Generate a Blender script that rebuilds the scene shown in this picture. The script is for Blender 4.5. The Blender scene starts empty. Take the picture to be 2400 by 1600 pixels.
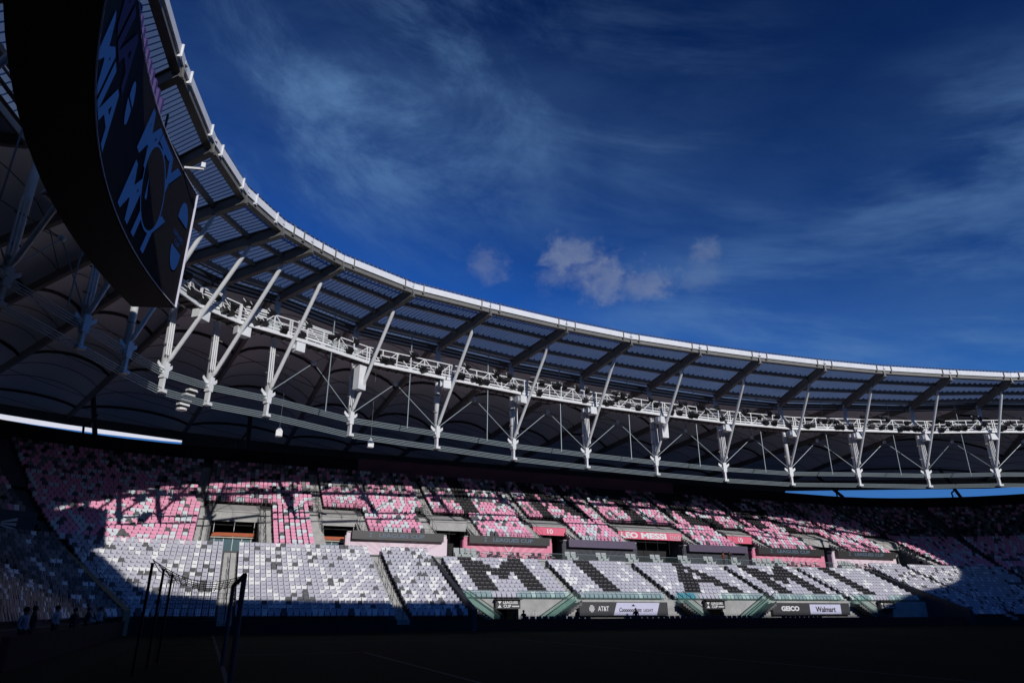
import bpy, math, random
from mathutils import Vector, Matrix, Quaternion
random.seed(7)
scene = bpy.context.scene
C = scene.collection
# ------------------------------------------------------------------ camera
EYE = 1.6
cam_d = bpy.data.cameras.new('camera'); cam = bpy.data.objects.new('camera', cam_d); C.objects.link(cam)
cam.location = (0, 0, EYE)
YAW, PITCH = 22.69, 21.46
cam.rotation_euler = (math.radians(90 + PITCH), 0, math.radians(-YAW))
cam_d.lens = 24.0; cam_d.sensor_width = 36.0; cam_d.clip_end = 6000; cam_d.clip_start = 0.1
scene.camera = cam
# ------------------------------------------------------------------ light
SUN = Vector((-0.41, 2.5, -1.0)).normalized()
SUN_EL = math.asin(-SUN.z)
sun_d = bpy.data.lights.new('sun', 'SUN'); sun_d.energy = 5.0; sun_d.angle = math.radians(0.5); sun_d.color = (1.0, 0.965, 0.92)
sun = bpy.data.objects.new('sun', sun_d); C.objects.link(sun)
sun.rotation_euler = SUN.to_track_quat('-Z', 'Y').to_euler(); sun.location = (60, -300, 130)
scene.view_settings.view_transform = 'Standard'; scene.view_settings.look = 'None'
scene.view_settings.gamma = 1; scene.view_settings.use_curve_mapping = False
scene.view_settings.exposure = -0.85
try:
    scene.cycles.max_bounces = 6; scene.cycles.diffuse_bounces = 3; scene.cycles.transparent_max_bounces = 12
except Exception: pass

world = bpy.data.worlds.new('World'); scene.world = world; world.use_nodes = True
nt = world.node_tree; nt.nodes.clear()
def N_(t, **k):
    n = nt.nodes.new(t)
    for a, b in k.items(): setattr(n, a, b)
    return n
def L_(a, b): nt.links.new(a, b)
wout = N_('ShaderNodeOutputWorld'); bg = N_('ShaderNodeBackground'); bg.inputs[1].default_value = 0.086
sky = N_('ShaderNodeTexSky', sky_type='NISHITA'); sky.sun_disc = False
sky.sun_elevation = SUN_EL; sky.sun_rotation = math.radians(170.7); sky.altitude = 0; sky.air_density = 1.0; sky.dust_density = 0.0; sky.ozone_density = 3.0
tint = N_('ShaderNodeMix', data_type='RGBA', blend_type='MULTIPLY'); tint.inputs[0].default_value = 1.0
tint.inputs[7].default_value = (0.115, 0.240, 0.275, 1)
# cap the glare round the sun, then deepen the blue as a contrasty exposure does
cap = N_('ShaderNodeMix', data_type='RGBA', blend_type='DARKEN'); cap.inputs[0].default_value = 1.0; cap.inputs[7].default_value = (2.3, 3.0, 4.4, 1)
gam = N_('ShaderNodeGamma'); gam.inputs[1].default_value = 2.4
L_(sky.outputs[0], cap.inputs[6]); L_(cap.outputs[2], gam.inputs[0]); L_(gam.outputs[0], tint.inputs[6])
tc = N_('ShaderNodeTexCoord'); sep = N_('ShaderNodeSeparateXYZ'); L_(tc.outputs['Generated'], sep.inputs[0])
zc = N_('ShaderNodeMath', operation='MAXIMUM'); zc.inputs[1].default_value = 0.06; L_(sep.outputs[2], zc.inputs[0])
dx = N_('ShaderNodeMath', operation='DIVIDE'); dy = N_('ShaderNodeMath', operation='DIVIDE')
L_(sep.outputs[0], dx.inputs[0]); L_(zc.outputs[0], dx.inputs[1]); L_(sep.outputs[1], dy.inputs[0]); L_(zc.outputs[0], dy.inputs[1])
comb = N_('ShaderNodeCombineXYZ'); L_(dx.outputs[0], comb.inputs[0]); L_(dy.outputs[0], comb.inputs[1])
sd_ = N_('ShaderNodeVectorMath', operation='DOT_PRODUCT'); L_(tc.outputs['Generated'], sd_.inputs[0]); sd_.inputs[1].default_value = (math.cos(math.radians(YAW)), -math.sin(math.radians(YAW)), 0)
fd_ = N_('ShaderNodeVectorMath', operation='DOT_PRODUCT'); L_(tc.outputs['Generated'], fd_.inputs[0]); fd_.inputs[1].default_value = (math.sin(math.radians(YAW)), math.cos(math.radians(YAW)), 0)
comb2 = N_('ShaderNodeCombineXYZ'); L_(sd_.outputs['Value'], comb2.inputs[0]); L_(sep.outputs[2], comb2.inputs[1]); L_(fd_.outputs['Value'], comb2.inputs[2])
def math2(op, a, b=None, clamp=False):
    m = N_('ShaderNodeMath', operation=op, use_clamp=clamp)
    for i, v in enumerate((a, b)):
        if v is None: continue
        if isinstance(v, (int, float)): m.inputs[i].default_value = v
        else: L_(v, m.inputs[i])
    return m.outputs[0]
def ramp(src, a, b):
    r = N_('ShaderNodeMapRange'); r.interpolation_type = 'SMOOTHSTEP'; L_(src, r.inputs[0])
    r.inputs[1].default_value = a; r.inputs[2].default_value = b
    return r.outputs[0]
def noise(vec, scale, loc, rot, sc, detail=6, rough=0.6, dist=0.0):
    mp = N_('ShaderNodeMapping', vector_type='TEXTURE'); L_(vec, mp.inputs[0]); mp.inputs[1].default_value = loc; mp.inputs[2].default_value = (0, 0, math.radians(rot)); mp.inputs[3].default_value = sc
    n = N_('ShaderNodeTexNoise'); L_(mp.outputs[0], n.inputs['Vector']); n.inputs['Scale'].default_value = scale; n.inputs['Detail'].default_value = detail
    n.inputs['Roughness'].default_value = rough; n.inputs['Distortion'].default_value = dist
    return n.outputs[0]
ROT = -8
n1 = noise(comb.outputs[0], 0.9, (0.35, 0.1, 0), 40, (1.6, .9, 1), 5, 0.55, 0.3)
n2a = noise(comb2.outputs[0], 5.0, (1.0, 3.0, 2), -28, (1.6, .8, 1.2), 11, 0.66, 0.35)
n2b = noise(comb2.outputs[0], 6.5, (4.0, 1.0, 2), -12, (3.4, .6, 1.6), 11, 0.60, 0.25)
blend = ramp(sd_.outputs['Value'], -0.12, 0.22)
mixn = N_('ShaderNodeMix', data_type='FLOAT'); L_(blend, mixn.inputs[0]); L_(n2a, mixn.inputs[2]); L_(n2b, mixn.inputs[3]); n2 = mixn.outputs[0]
def pix_dir(x, y):
    R = cam.rotation_euler.to_matrix()
    return R @ Vector(((x - 1200), (800 - y), -1600)).normalized()
def region(x, y, r, s_, sx=1.0):
    """broad soft patch of sky where the cirrus is denser"""
    d = pix_dir(x, y); sc = N_('ShaderNodeVectorMath', operation='SUBTRACT'); L_(tc.outputs['Generated'], sc.inputs[0]); sc.inputs[1].default_value = d
    m = N_('ShaderNodeVectorMath', operation='MULTIPLY'); L_(sc.outputs[0], m.inputs[0]); m.inputs[1].default_value = (1 / sx, 1 / sx, 1.0)
    l = N_('ShaderNodeVectorMath', operation='LENGTH'); L_(m.outputs[0], l.inputs[0])
    q = N_('ShaderNodeMapRange'); q.interpolation_type = 'SMOOTHSTEP'; L_(l.outputs['Value'], q.inputs[0]); q.inputs[1].default_value = r; q.inputs[2].default_value = 0; q.inputs[3].default_value = 0; q.inputs[4].default_value = s_
    return q.outputs[0]
reg = None
for g_ in ((900, 230, .30, 1.0, 1.3), (1180, 330, .24, .8, 1.2), (760, 330, .26, .6, 1.0), (2250, 420, .17, .85, 2.0), (1900, 450, .13, .5, 2.0), (1750, 730, .16, .8, 2.2), (2250, 690, .18, .95, 2.2), (2000, 780, .12, .8, 2.5), (1500, 760, .1, .5, 2.5), (1050, 480, .16, .45, 1.6), (1500, 300, .2, .55, 1.5), (1280, 180, .2, .6, 1.5), (560, 150, .3, .5, 1)):
    q = region(*g_); reg = q if reg is None else math2('MAXIMUM', reg, q)
# elsewhere in the dome the cirrus goes on in broken patches
reg = math2('MAXIMUM', reg, math2('MULTIPLY', ramp(n1, 0.52, 0.72), 0.22))
fine = ramp(n2, 0.41, 0.68)
thin = ramp(noise(comb2.outputs[0], 2.2, (5, 2, 1), -10, (2.0, .8, 1.2), 9, 0.62, 0.3), 0.40, 0.70)
cir = math2('ADD', math2('MULTIPLY', math2('MULTIPLY', reg, fine), 0.62), math2('MULTIPLY', math2('MULTIPLY', thin, reg), 0.20), True)
cir = math2('ADD', cir, math2('MULTIPLY', thin, 0.03), True)
# small cumulus puffs, each a soft-edged lump of noise round its own direction
def puff(direction, rx, strength, seed):
    d = Vector(direction).normalized()
    dot = N_('ShaderNodeVectorMath', operation='DISTANCE'); dot.inputs[1].default_value = d
    sc = N_('ShaderNodeVectorMath', operation='MULTIPLY'); L_(tc.outputs['Generated'], sc.inputs[0])
    sc.inputs[1].default_value = (1, 1, 1.45)
    dot.inputs[1].default_value = (d.x, d.y, d.z * 1.45); L_(sc.outputs[0], dot.inputs[0])
    nn = noise(tc.outputs['Generated'], 24, (seed, 0, 0), 0, (1, 1, .85), 9, 0.66, 0.3)
    rr = math2('SUBTRACT', dot.outputs['Value'], math2('MULTIPLY', math2('SUBTRACT', nn, 0.5), rx * 2.6))
    r = N_('ShaderNodeMapRange'); r.interpolation_type = 'SMOOTHSTEP'; L_(rr, r.inputs[0]); r.inputs[1].default_value = rx; r.inputs[2].default_value = rx * 0.1
    r.inputs[3].default_value = 0; r.inputs[4].default_value = strength
    tex = ramp(noise(tc.outputs['Generated'], 40, (seed + 3, 2, 0), 0, (1, 1, .8), 8, 0.62, 0.4), 0.28, 0.72)
    return math2('MULTIPLY', r.outputs[0], math2('ADD', math2('MULTIPLY', tex, 0.4), 0.62))
cum = None
for (x, y, r, s_, sd) in ((1340, 606, .048, .66, 1), (1420, 645, .065, .62, 3), (1505, 668, .052, .55, 5), (1300, 650, .04, .35, 6), (1140, 622, .042, .36, 8), (1655, 592, .032, .36, 11), (1640, 645, .042, .24, 14)):
    p = puff(pix_dir(x, y), r, s_, sd)
    cum = p if cum is None else math2('MAXIMUM', cum, p)
mixc = N_('ShaderNodeMix', data_type='RGBA'); L_(cir, mixc.inputs[0]); L_(tint.outputs[2], mixc.inputs[6]); mixc.inputs[7].default_value = (2.3, 4.9, 9.6, 1)
mixd = N_('ShaderNodeMix', data_type='RGBA'); L_(cum, mixd.inputs[0]); L_(mixc.outputs[2], mixd.inputs[6]); mixd.inputs[7].default_value = (4.0, 5.0, 7.6, 1)
L_(mixd.outputs[2], bg.inputs[0]); L_(bg.outputs[0], wout.inputs[0])

# ------------------------------------------------------------------ materials
MATS = {}
def mat(name, col, rough=0.6, metal=0.0, var=0.12, scale=3.0, emit=None, bump=0.0, spec=0.4):
    if name in MATS: return MATS[name]
    m = bpy.data.materials.new(name); m.use_nodes = True; t = m.node_tree; b = t.nodes['Principled BSDF']
    b.inputs['Roughness'].default_value = rough; b.inputs['Metallic'].default_value = metal
    b.inputs['Specular IOR Level'].default_value = spec
    if var > 0:
        g = t.nodes.new('ShaderNodeNewGeometry'); n = t.nodes.new('ShaderNodeTexNoise'); n.inputs['Scale'].default_value = scale; n.inputs['Detail'].default_value = 6
        t.links.new(g.outputs['Position'], n.inputs['Vector'])
        r = t.nodes.new('ShaderNodeMapRange'); t.links.new(n.outputs[0], r.inputs[0]); r.inputs[1].default_value = 0.25; r.inputs[2].default_value = 0.75
        r.inputs[3].default_value = 1 - var; r.inputs[4].default_value = 1 + var
        v = t.nodes.new('ShaderNodeVectorMath'); v.operation = 'SCALE'; v.inputs[0].default_value = col[:3]
        t.links.new(r.outputs[0], v.inputs['Scale']); t.links.new(v.outputs[0], b.inputs['Base Color'])
        if bump:
            bp = t.nodes.new('ShaderNodeBump'); bp.inputs['Strength'].default_value = bump; t.links.new(n.outputs[0], bp.inputs['Height']); t.links.new(bp.outputs[0], b.inputs['Normal'])
    else:
        b.inputs['Base Color'].default_value = (*col[:3], 1)
    if emit:
        b.inputs['Emission Color'].default_value = (*emit[0], 1); b.inputs['Emission Strength'].default_value = emit[1]
    MATS[name] = m; return m
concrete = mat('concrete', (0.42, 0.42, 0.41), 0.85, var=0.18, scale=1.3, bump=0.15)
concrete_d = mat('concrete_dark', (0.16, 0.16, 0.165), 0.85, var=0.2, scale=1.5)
terr_m = mat('terrace_shaded_concrete', (0.10, 0.10, 0.105), 0.9, var=0.2, scale=1.1)  # concrete darkened to stand for the shade between the seat rows
white_st = mat('white_steel', (0.80, 0.81, 0.82), 0.45, var=0.07, scale=1.7)
grey_st = mat('grey_steel', (0.17, 0.165, 0.155), 0.5, var=0.15, scale=2)
bounce_st = mat('purlin_steel', (0.30, 0.275, 0.235), 0.55, var=0.15, scale=2)  # brownish tone puts warm bounced light into the steel colour
dark_st = mat('dark_steel', (0.035, 0.036, 0.04), 0.5, var=0.2)
black_m = mat('black_paint', (0.012, 0.012, 0.014), 0.5, var=0.2)
cable_m = mat('cable_steel', (0.30, 0.36, 0.39), 0.5, 0.2, var=0.05)
seat_cols = {
 'lav': ('seat_lavender', (0.52, 0.52, 0.60)), 'wht': ('seat_white', (0.84, 0.85, 0.86)), 'gry': ('seat_grey', (0.105, 0.11, 0.115)),
 'pnk': ('seat_pink', (0.86, 0.36, 0.53)), 'blk': ('seat_black', (0.014, 0.014, 0.017)), 'ice': ('seat_pale', (0.68, 0.75, 0.80)),
 'cyn': ('seat_cyan', (0.08, 0.42, 0.62)), 'dimmed': ('seat_dimmed_grey', (0.26, 0.245, 0.24))}  # last entry: seat grey darkened in colour for the shaded blocks
SM = {k: mat(n, c, 0.6, var=0.07, scale=0.9, spec=0.2) for k, (n, c) in seat_cols.items()}
seat_edge_shade = mat('seat_edge_shade', (0.16, 0.15, 0.17), 0.6, var=0)  # dark strip painting in the shade line along each seat top
pinkwall = mat('pink_panel', (0.78, 0.25, 0.37), 0.6, var=0.06, scale=0.8)
palewall = mat('pale_pink_panel', (0.80, 0.66, 0.74), 0.6, var=0.06, scale=0.8)
stripe_p = mat('panel_stripe_pink', (0.82, 0.36, 0.46), 0.6, var=0.04)
stripe_w = mat('panel_stripe_pale', (0.74, 0.55, 0.64), 0.6, var=0.04)
charc = mat('charcoal_panel', (0.045, 0.05, 0.065), 0.5, var=0.2)
board_m = mat('board_screen', (0.045, 0.045, 0.045), 0.35, var=0.1)
boardp = mat('board_purple', (0.11, 0.085, 0.14), 0.45, var=0.1)
banner_m = mat('banner_pink', (0.80, 0.14, 0.24), 0.6, var=0.05)
txt_white = mat('letter_white', (0.80, 0.80, 0.82), 0.6, var=0)
txt_blue = mat('letter_slate', (0.10, 0.15, 0.22), 0.5, var=0)
txt_black = mat('letter_black', (0.02, 0.02, 0.03), 0.6, var=0)
txt_grey = mat('letter_grey', (0.62, 0.62, 0.64), 0.6, var=0)
ad_white = mat('ad_lilac', (0.66, 0.66, 0.86), 0.5, var=0.03)
ad_dark = mat('ad_charcoal', (0.05, 0.052, 0.058), 0.5, var=0.1)
orange_m = mat('orange_cladding', (0.45, 0.10, 0.03), 0.6)
teal_m = mat('teal_interior', (0.02, 0.09, 0.12), 0.4)
purple_m = mat('purple_sleeve', (0.05, 0.03, 0.14), 0.6, var=0.2)
skin_m = mat('skin', (0.30, 0.17, 0.11), 0.6, var=0.05); cloth_d = mat('dark_clothes', (0.02, 0.02, 0.025), 0.8); cloth_b = mat('rust_clothes', (0.16, 0.05, 0.03), 0.8)
cloth_w = mat('pale_clothes', (0.35, 0.36, 0.40), 0.8)
scr_blue = mat('screen_blue', (0.004, 0.008, 0.02), 1.0, var=0, emit=((0.014, 0.050, 0.20), 0.9), spec=0.0)
scr_dim = mat('screen_dim', (0.004, 0.004, 0.01), 1.0, var=0, spec=0.0, emit=((0.006, 0.010, 0.045), 1.0))
scr_dark = mat('screen_dark', (0.010, 0.009, 0.013), 0.8, var=0.2, spec=0.1)
frame_m = mat('screen_frame', (0.55, 0.55, 0.68), 0.4, var=0)
house_m = mat('screen_housing', (0.004, 0.004, 0.005), 0.7, var=0.3)
led_dim = mat('pitch_led', (0.007, 0.007, 0.010), 0.9, var=0.1, spec=0.05, emit=((0.010, 0.009, 0.030), 0.12))
amber = mat('far_skyline_white', (0.85, 0.85, 0.88), 0.6, var=0.02)
def special(name):
    m = bpy.data.materials.new(name); m.use_nodes = True; m.node_tree.nodes.clear(); return m, m.node_tree
# ribbed translucent roof sheet
panel_m, t = special('roof_sheet')
o_ = t.nodes.new('ShaderNodeOutputMaterial'); tr = t.nodes.new('ShaderNodeBsdfTranslucent'); df = t.nodes.new('ShaderNodeBsdfDiffuse'); ad = t.nodes.new('ShaderNodeAddShader')
g = t.nodes.new('ShaderNodeNewGeometry'); nz = t.nodes.new('ShaderNodeTexNoise'); nz.inputs['Scale'].default_value = 0.35; nz.inputs['Detail'].default_value = 5
t.links.new(g.outputs['Position'], nz.inputs['Vector'])
cr = t.nodes.new('ShaderNodeMix'); cr.data_type = 'RGBA'; t.links.new(nz.outputs[0], cr.inputs[0]); cr.inputs[6].default_value = (0.105, 0.168, 0.275, 1); cr.inputs[7].default_value = (0.175, 0.235, 0.335, 1)
t.links.new(cr.outputs[2], tr.inputs[0]); df.inputs[0].default_value = (0.12, 0.14, 0.18, 1)
t.links.new(tr.outputs[0], ad.inputs[0]); t.links.new(df.outputs[0], ad.inputs[1]); t.links.new(ad.outputs[0], o_.inputs[0])
# tensile fabric: pale, slightly translucent, with stitched seams
membr, t = special('roof_membrane')
o_ = t.nodes.new('ShaderNodeOutputMaterial'); tr = t.nodes.new('ShaderNodeBsdfTranslucent'); df = t.nodes.new('ShaderNodeBsdfDiffuse'); ad = t.nodes.new('ShaderNodeAddShader')
g = t.nodes.new('ShaderNodeNewGeometry'); nz = t.nodes.new('ShaderNodeTexNoise'); nz.inputs['Scale'].default_value = 0.22; nz.inputs['Detail'].default_value = 7; t.links.new(g.outputs['Position'], nz.inputs['Vector'])
cr = t.nodes.new('ShaderNodeMix'); cr.data_type = 'RGBA'; t.links.new(nz.outputs[0], cr.inputs[0]); cr.inputs[6].default_value = (0.008, 0.0085, 0.010, 1); cr.inputs[7].default_value = (0.018, 0.018, 0.020, 1)
t.links.new(cr.outputs[2], tr.inputs[0]); df.inputs[0].default_value = (0.60, 0.61, 0.64, 1)
t.links.new(tr.outputs[0], ad.inputs[0]); t.links.new(df.outputs[0], ad.inputs[1]); t.links.new(ad.outputs[0], o_.inputs[0])
# green balustrade glass
glass_m, t = special('green_glass')
o_ = t.nodes.new('ShaderNodeOutputMaterial'); tp = t.nodes.new('ShaderNodeBsdfTransparent'); gl = t.nodes.new('ShaderNodeBsdfPrincipled'); mx = t.nodes.new('ShaderNodeMixShader')
tp.inputs[0].default_value = (0.90, 0.97, 0.95, 1); gl.inputs['Base Color'].default_value = (0.26, 0.42, 0.38, 1); gl.inputs['Roughness'].default_value = 0.08; mx.inputs[0].default_value = 0.08
t.links.new(tp.outputs[0], mx.inputs[1]); t.links.new(gl.outputs[0], mx.inputs[2]); t.links.new(mx.outputs[0], o_.inputs[0])
clear_m, t = special('clear_glass')
o_ = t.nodes.new('ShaderNodeOutputMaterial'); tp = t.nodes.new('ShaderNodeBsdfTransparent'); gl = t.nodes.new('ShaderNodeBsdfPrincipled'); mx = t.nodes.new('ShaderNodeMixShader')
tp.inputs[0].default_value = (0.95, 0.98, 0.97, 1); gl.inputs['Base Color'].default_value = (0.3, 0.4, 0.38, 1); gl.inputs['Roughness'].default_value = 0.08; mx.inputs[0].default_value = 0.03
t.links.new(tp.outputs[0], mx.inputs[1]); t.links.new(gl.outputs[0], mx.inputs[2]); t.links.new(mx.outputs[0], o_.inputs[0])
# fine goal netting
net_m, t = special('goal_netting')
o_ = t.nodes.new('ShaderNodeOutputMaterial'); df = t.nodes.new('ShaderNodeBsdfDiffuse'); df.inputs[0].default_value = (0.03, 0.03, 0.035, 1); t.links.new(df.outputs[0], o_.inputs[0])
# pitch grass
grass_m, t = special('grass')
o_ = t.nodes.new('ShaderNodeOutputMaterial'); b = t.nodes.new('ShaderNodeBsdfPrincipled'); b.inputs['Roughness'].default_value = 1.0; b.inputs['Specular IOR Level'].default_value = 0.05
g = t.nodes.new('ShaderNodeNewGeometry'); sx = t.nodes.new('ShaderNodeSeparateXYZ'); t.links.new(g.outputs['Position'], sx.inputs[0])
a = t.nodes.new('ShaderNodeMath'); a.operation = 'MULTIPLY'; a.inputs[1].default_value = 0.57; t.links.new(sx.outputs[0], a.inputs[0])
s2 = t.nodes.new('ShaderNodeMath'); s2.operation = 'SINE'; t.links.new(a.outputs[0], s2.inputs[0])
r = t.nodes.new('ShaderNodeMapRange'); t.links.new(s2.outputs[0], r.inputs[0]); r.inputs[1].default_value = -0.1; r.inputs[2].default_value = 0.1
nz = t.nodes.new('ShaderNodeTexNoise'); nz.inputs['Scale'].default_value = 9; nz.inputs['Detail'].default_value = 8; t.links.new(g.outputs['Position'], nz.inputs['Vector'])
m1 = t.nodes.new('ShaderNodeMix'); m1.data_type = 'RGBA'; t.links.new(r.outputs[0], m1.inputs[0]); m1.inputs[6].default_value = (0.020, 0.030, 0.012, 1); m1.inputs[7].default_value = (0.024, 0.036, 0.014, 1)
m2 = t.nodes.new('ShaderNodeMix'); m2.data_type = 'RGBA'; m2.blend_type = 'MULTIPLY'; m2.inputs[0].default_value = 0.6; t.links.new(m1.outputs[2], m2.inputs[6]); t.links.new(nz.outputs[0], m2.inputs[7])
t.links.new(m2.outputs[2], b.inputs['Base Color']); t.links.new(b.outputs[0], o_.inputs[0])

# ------------------------------------------------------------------ helpers
def V(s, n, z): return Vector((s, n, z + EYE))      # heights in this script are measured from eye level
class MB:
    def __init__(s): s.v = []; s.f = []; s.m = []
    def poly(s, pts, mi=0):
        i = len(s.v); s.v += [tuple(p) for p in pts]; s.f.append(tuple(range(i, i + len(pts)))); s.m.append(mi)
    def hexa(s, p, mi=0):          # p: 4 bottom, 4 top
        i = len(s.v); s.v += [tuple(q) for q in p]
        for a in ((3, 2, 1, 0), (4, 5, 6, 7), (0, 1, 5, 4), (1, 2, 6, 5), (2, 3, 7, 6), (3, 0, 4, 7)):
            s.f.append(tuple(i + k for k in a)); s.m.append(mi)
    def box(s, c, dx, dy, dz, ax=None, mi=0):     # full sizes; ax = (X,Y,Z) unit axes
        X, Y, Z = ax or (Vector((1, 0, 0)), Vector((0, 1, 0)), Vector((0, 0, 1)))
        c = Vector(c); X = X * dx / 2; Y = Y * dy / 2; Z = Z * dz / 2
        s.hexa([c - X - Y - Z, c + X - Y - Z, c + X + Y - Z, c - X + Y - Z, c - X - Y + Z, c + X - Y + Z, c + X + Y + Z, c - X + Y + Z], mi)
    def bar(s, a, b, w, h, mi=0, up=None):
        a = Vector(a); b = Vector(b); d = (b - a)
        if d.length < 1e-6: return
        L = d.length; d.normalize(); u = up or Vector((0, 0, 1)); x = d.cross(u)
        if x.length < 1e-3: x = d.cross(Vector((0, 1, 0)))
        x.normalize(); y = x.cross(d).normalized()
        s.box((a + b) / 2, L, w, h, (d, x, y), mi)
    def tube(s, a, b, r, n=8, r2=None, mi=0, caps=True):
        a = Vector(a); b = Vector(b); d = (b - a).normalized(); x = d.orthogonal().normalized(); y = d.cross(x); i = len(s.v); r2 = r if r2 is None else r2
        for k in range(n):
            w = 2 * math.pi * k / n; q = x * math.cos(w) + y * math.sin(w); s.v.append(tuple(a + q * r)); s.v.append(tuple(b + q * r2))
        for k in range(n):
            k2 = (k + 1) % n; s.f.append((i + 2 * k, i + 2 * k2, i + 2 * k2 + 1, i + 2 * k + 1)); s.m.append(mi)
        if caps:
            s.f.append(tuple(i + 2 * k for k in range(n))[::-1]); s.m.append(mi); s.f.append(tuple(i + 2 * k + 1 for k in range(n))); s.m.append(mi)
    def path(s, pts, r, n=6, mi=0):
        for a, b in zip(pts[:-1], pts[1:]): s.tube(a, b, r, n, mi=mi)
    def ball(s, c, r, mi=0, n=8, sq=(1, 1, 1)):
        i = len(s.v); c = Vector(c); R = n // 2
        for j in range(R + 1):
            for k in range(n):
                p = math.pi * j / R; q = 2 * math.pi * k / n
                s.v.append((c.x + r * sq[0] * math.sin(p) * math.cos(q), c.y + r * sq[1] * math.sin(p) * math.sin(q), c.z + r * sq[2] * math.cos(p)))
        for j in range(R):
            for k in range(n):
                k2 = (k + 1) % n; s.f.append((i + j * n + k, i + (j + 1) * n + k, i + (j + 1) * n + k2, i + j * n + k2)); s.m.append(mi)
    def mesh(s, name, mats, smooth=False):
        me = bpy.data.meshes.new(name); me.from_pydata(s.v, [], s.f)
        for m in (mats if isinstance(mats, (list, tuple)) else [mats]): me.materials.append(m)
        if any(s.m): me.polygons.foreach_set('material_index', s.m)
        if smooth: me.polygons.foreach_set('use_smooth', [True] * len(me.polygons))
        me.update(); return me
    def build(s, name, mats, parent=None, smooth=False, **tags):
        return add(name, s.mesh(name, mats, smooth), parent, **tags)
def add(name, me, parent=None, mw=None, **tags):
    o = bpy.data.objects.new(name, me); C.objects.link(o)
    if mw is not None: o.matrix_world = mw
    if parent is not None:
        o.parent = parent
        if mw is None: o.matrix_parent_inverse = Matrix.Translation(-parent.location) if not parent.get('_local') else Matrix()
    for k, v in tags.items(): o[k] = v
    return o
def root(name, loc, label, category, group=None):
    o = bpy.data.objects.new(name, None); C.objects.link(o); o.location = loc; o.empty_display_size = 0.3
    o['label'] = label; o['category'] = category; o['kind'] = 'thing'
    if group: o['group'] = group
    return o
def tag(o, label, category, group=None):
    o['label'] = label; o['category'] = category
    if group: o['group'] = group
    return o
def inst(name, meshes, mw, label, category, group=None):
    """a thing from ready meshes in local space: one mesh, or a list of (part name, mesh)"""
    if not isinstance(meshes, (list, tuple)):
        return tag(add(name, meshes, mw=mw), label, category, group)
    r_ = bpy.data.objects.new(name, None); C.objects.link(r_); r_.matrix_world = mw; r_.empty_display_size = 0.2
    tag(r_, label, category, group)
    for pn, me in meshes:
        o = bpy.data.objects.new(pn, me); C.objects.link(o); o.parent = r_
    return r_
ORD = ['zeroth', 'first', 'second', 'third', 'fourth', 'fifth', 'sixth', 'seventh', 'eighth', 'ninth', 'tenth', 'eleventh', 'twelfth', 'thirteenth', 'fourteenth', 'fifteenth', 'sixteenth', 'seventeenth', 'eighteenth', 'nineteenth', 'twentieth']
def ordn(i):
    if i < len(ORD): return ORD[i]
    tens = {2: 'twenty', 3: 'thirty', 4: 'forty'}[min(4, i // 10)]
    return tens + '-' + ORD[i % 10] if i % 10 else {2: 'twentieth', 3: 'thirtieth', 4: 'fortieth'}[min(4, i // 10)]
_font_cache = {}
def text_mesh(body, height=1.0, width=None, extrude=0.02, bold=0.0, shear=0.0, name='lettering'):
    """flat text as a mesh: x right, y up, z towards the reader, centred on x, baseline 0"""
    cu = bpy.data.curves.new('t', 'FONT'); cu.body = body; cu.size = 1.0; cu.extrude = 0.5; cu.offset = bold; cu.shear = shear; cu.resolution_u = 3; cu.align_x = 'CENTER'
    ob = bpy.data.objects.new('t', cu); C.objects.link(ob)
    dg = bpy.context.evaluated_depsgraph_get(); me = bpy.data.meshes.new_from_object(ob.evaluated_get(dg)); bpy.data.objects.remove(ob)
    xs = [v.co.x for v in me.vertices]; ys = [v.co.y for v in me.vertices]
    w = max(xs) - min(xs); h = max(ys) - min(ys); cx = (max(xs) + min(xs)) / 2; y0 = min(ys)
    sy = height / h; sx_ = (width / w) if width else sy
    for v in me.vertices: v.co = Vector(((v.co.x - cx) * sx_, (v.co.y - y0) * sy, v.co.z * extrude))
    me.name = name; me.materials.clear(); return me
def put_text(body, pos, xdir, updir, height, width, m, parent=None, bold=0.0, shear=0.0, name='lettering', extrude=0.03):
    me = text_mesh(body, height, width, extrude, bold, shear, name); me.materials.append(m)
    x = Vector(xdir).normalized(); u = Vector(updir).normalized(); z = x.cross(u)
    M = Matrix((x, u, z)).transposed().to_4x4(); M.translation = Vector(pos)
    me.transform(M); return add(name, me, parent)

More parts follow.
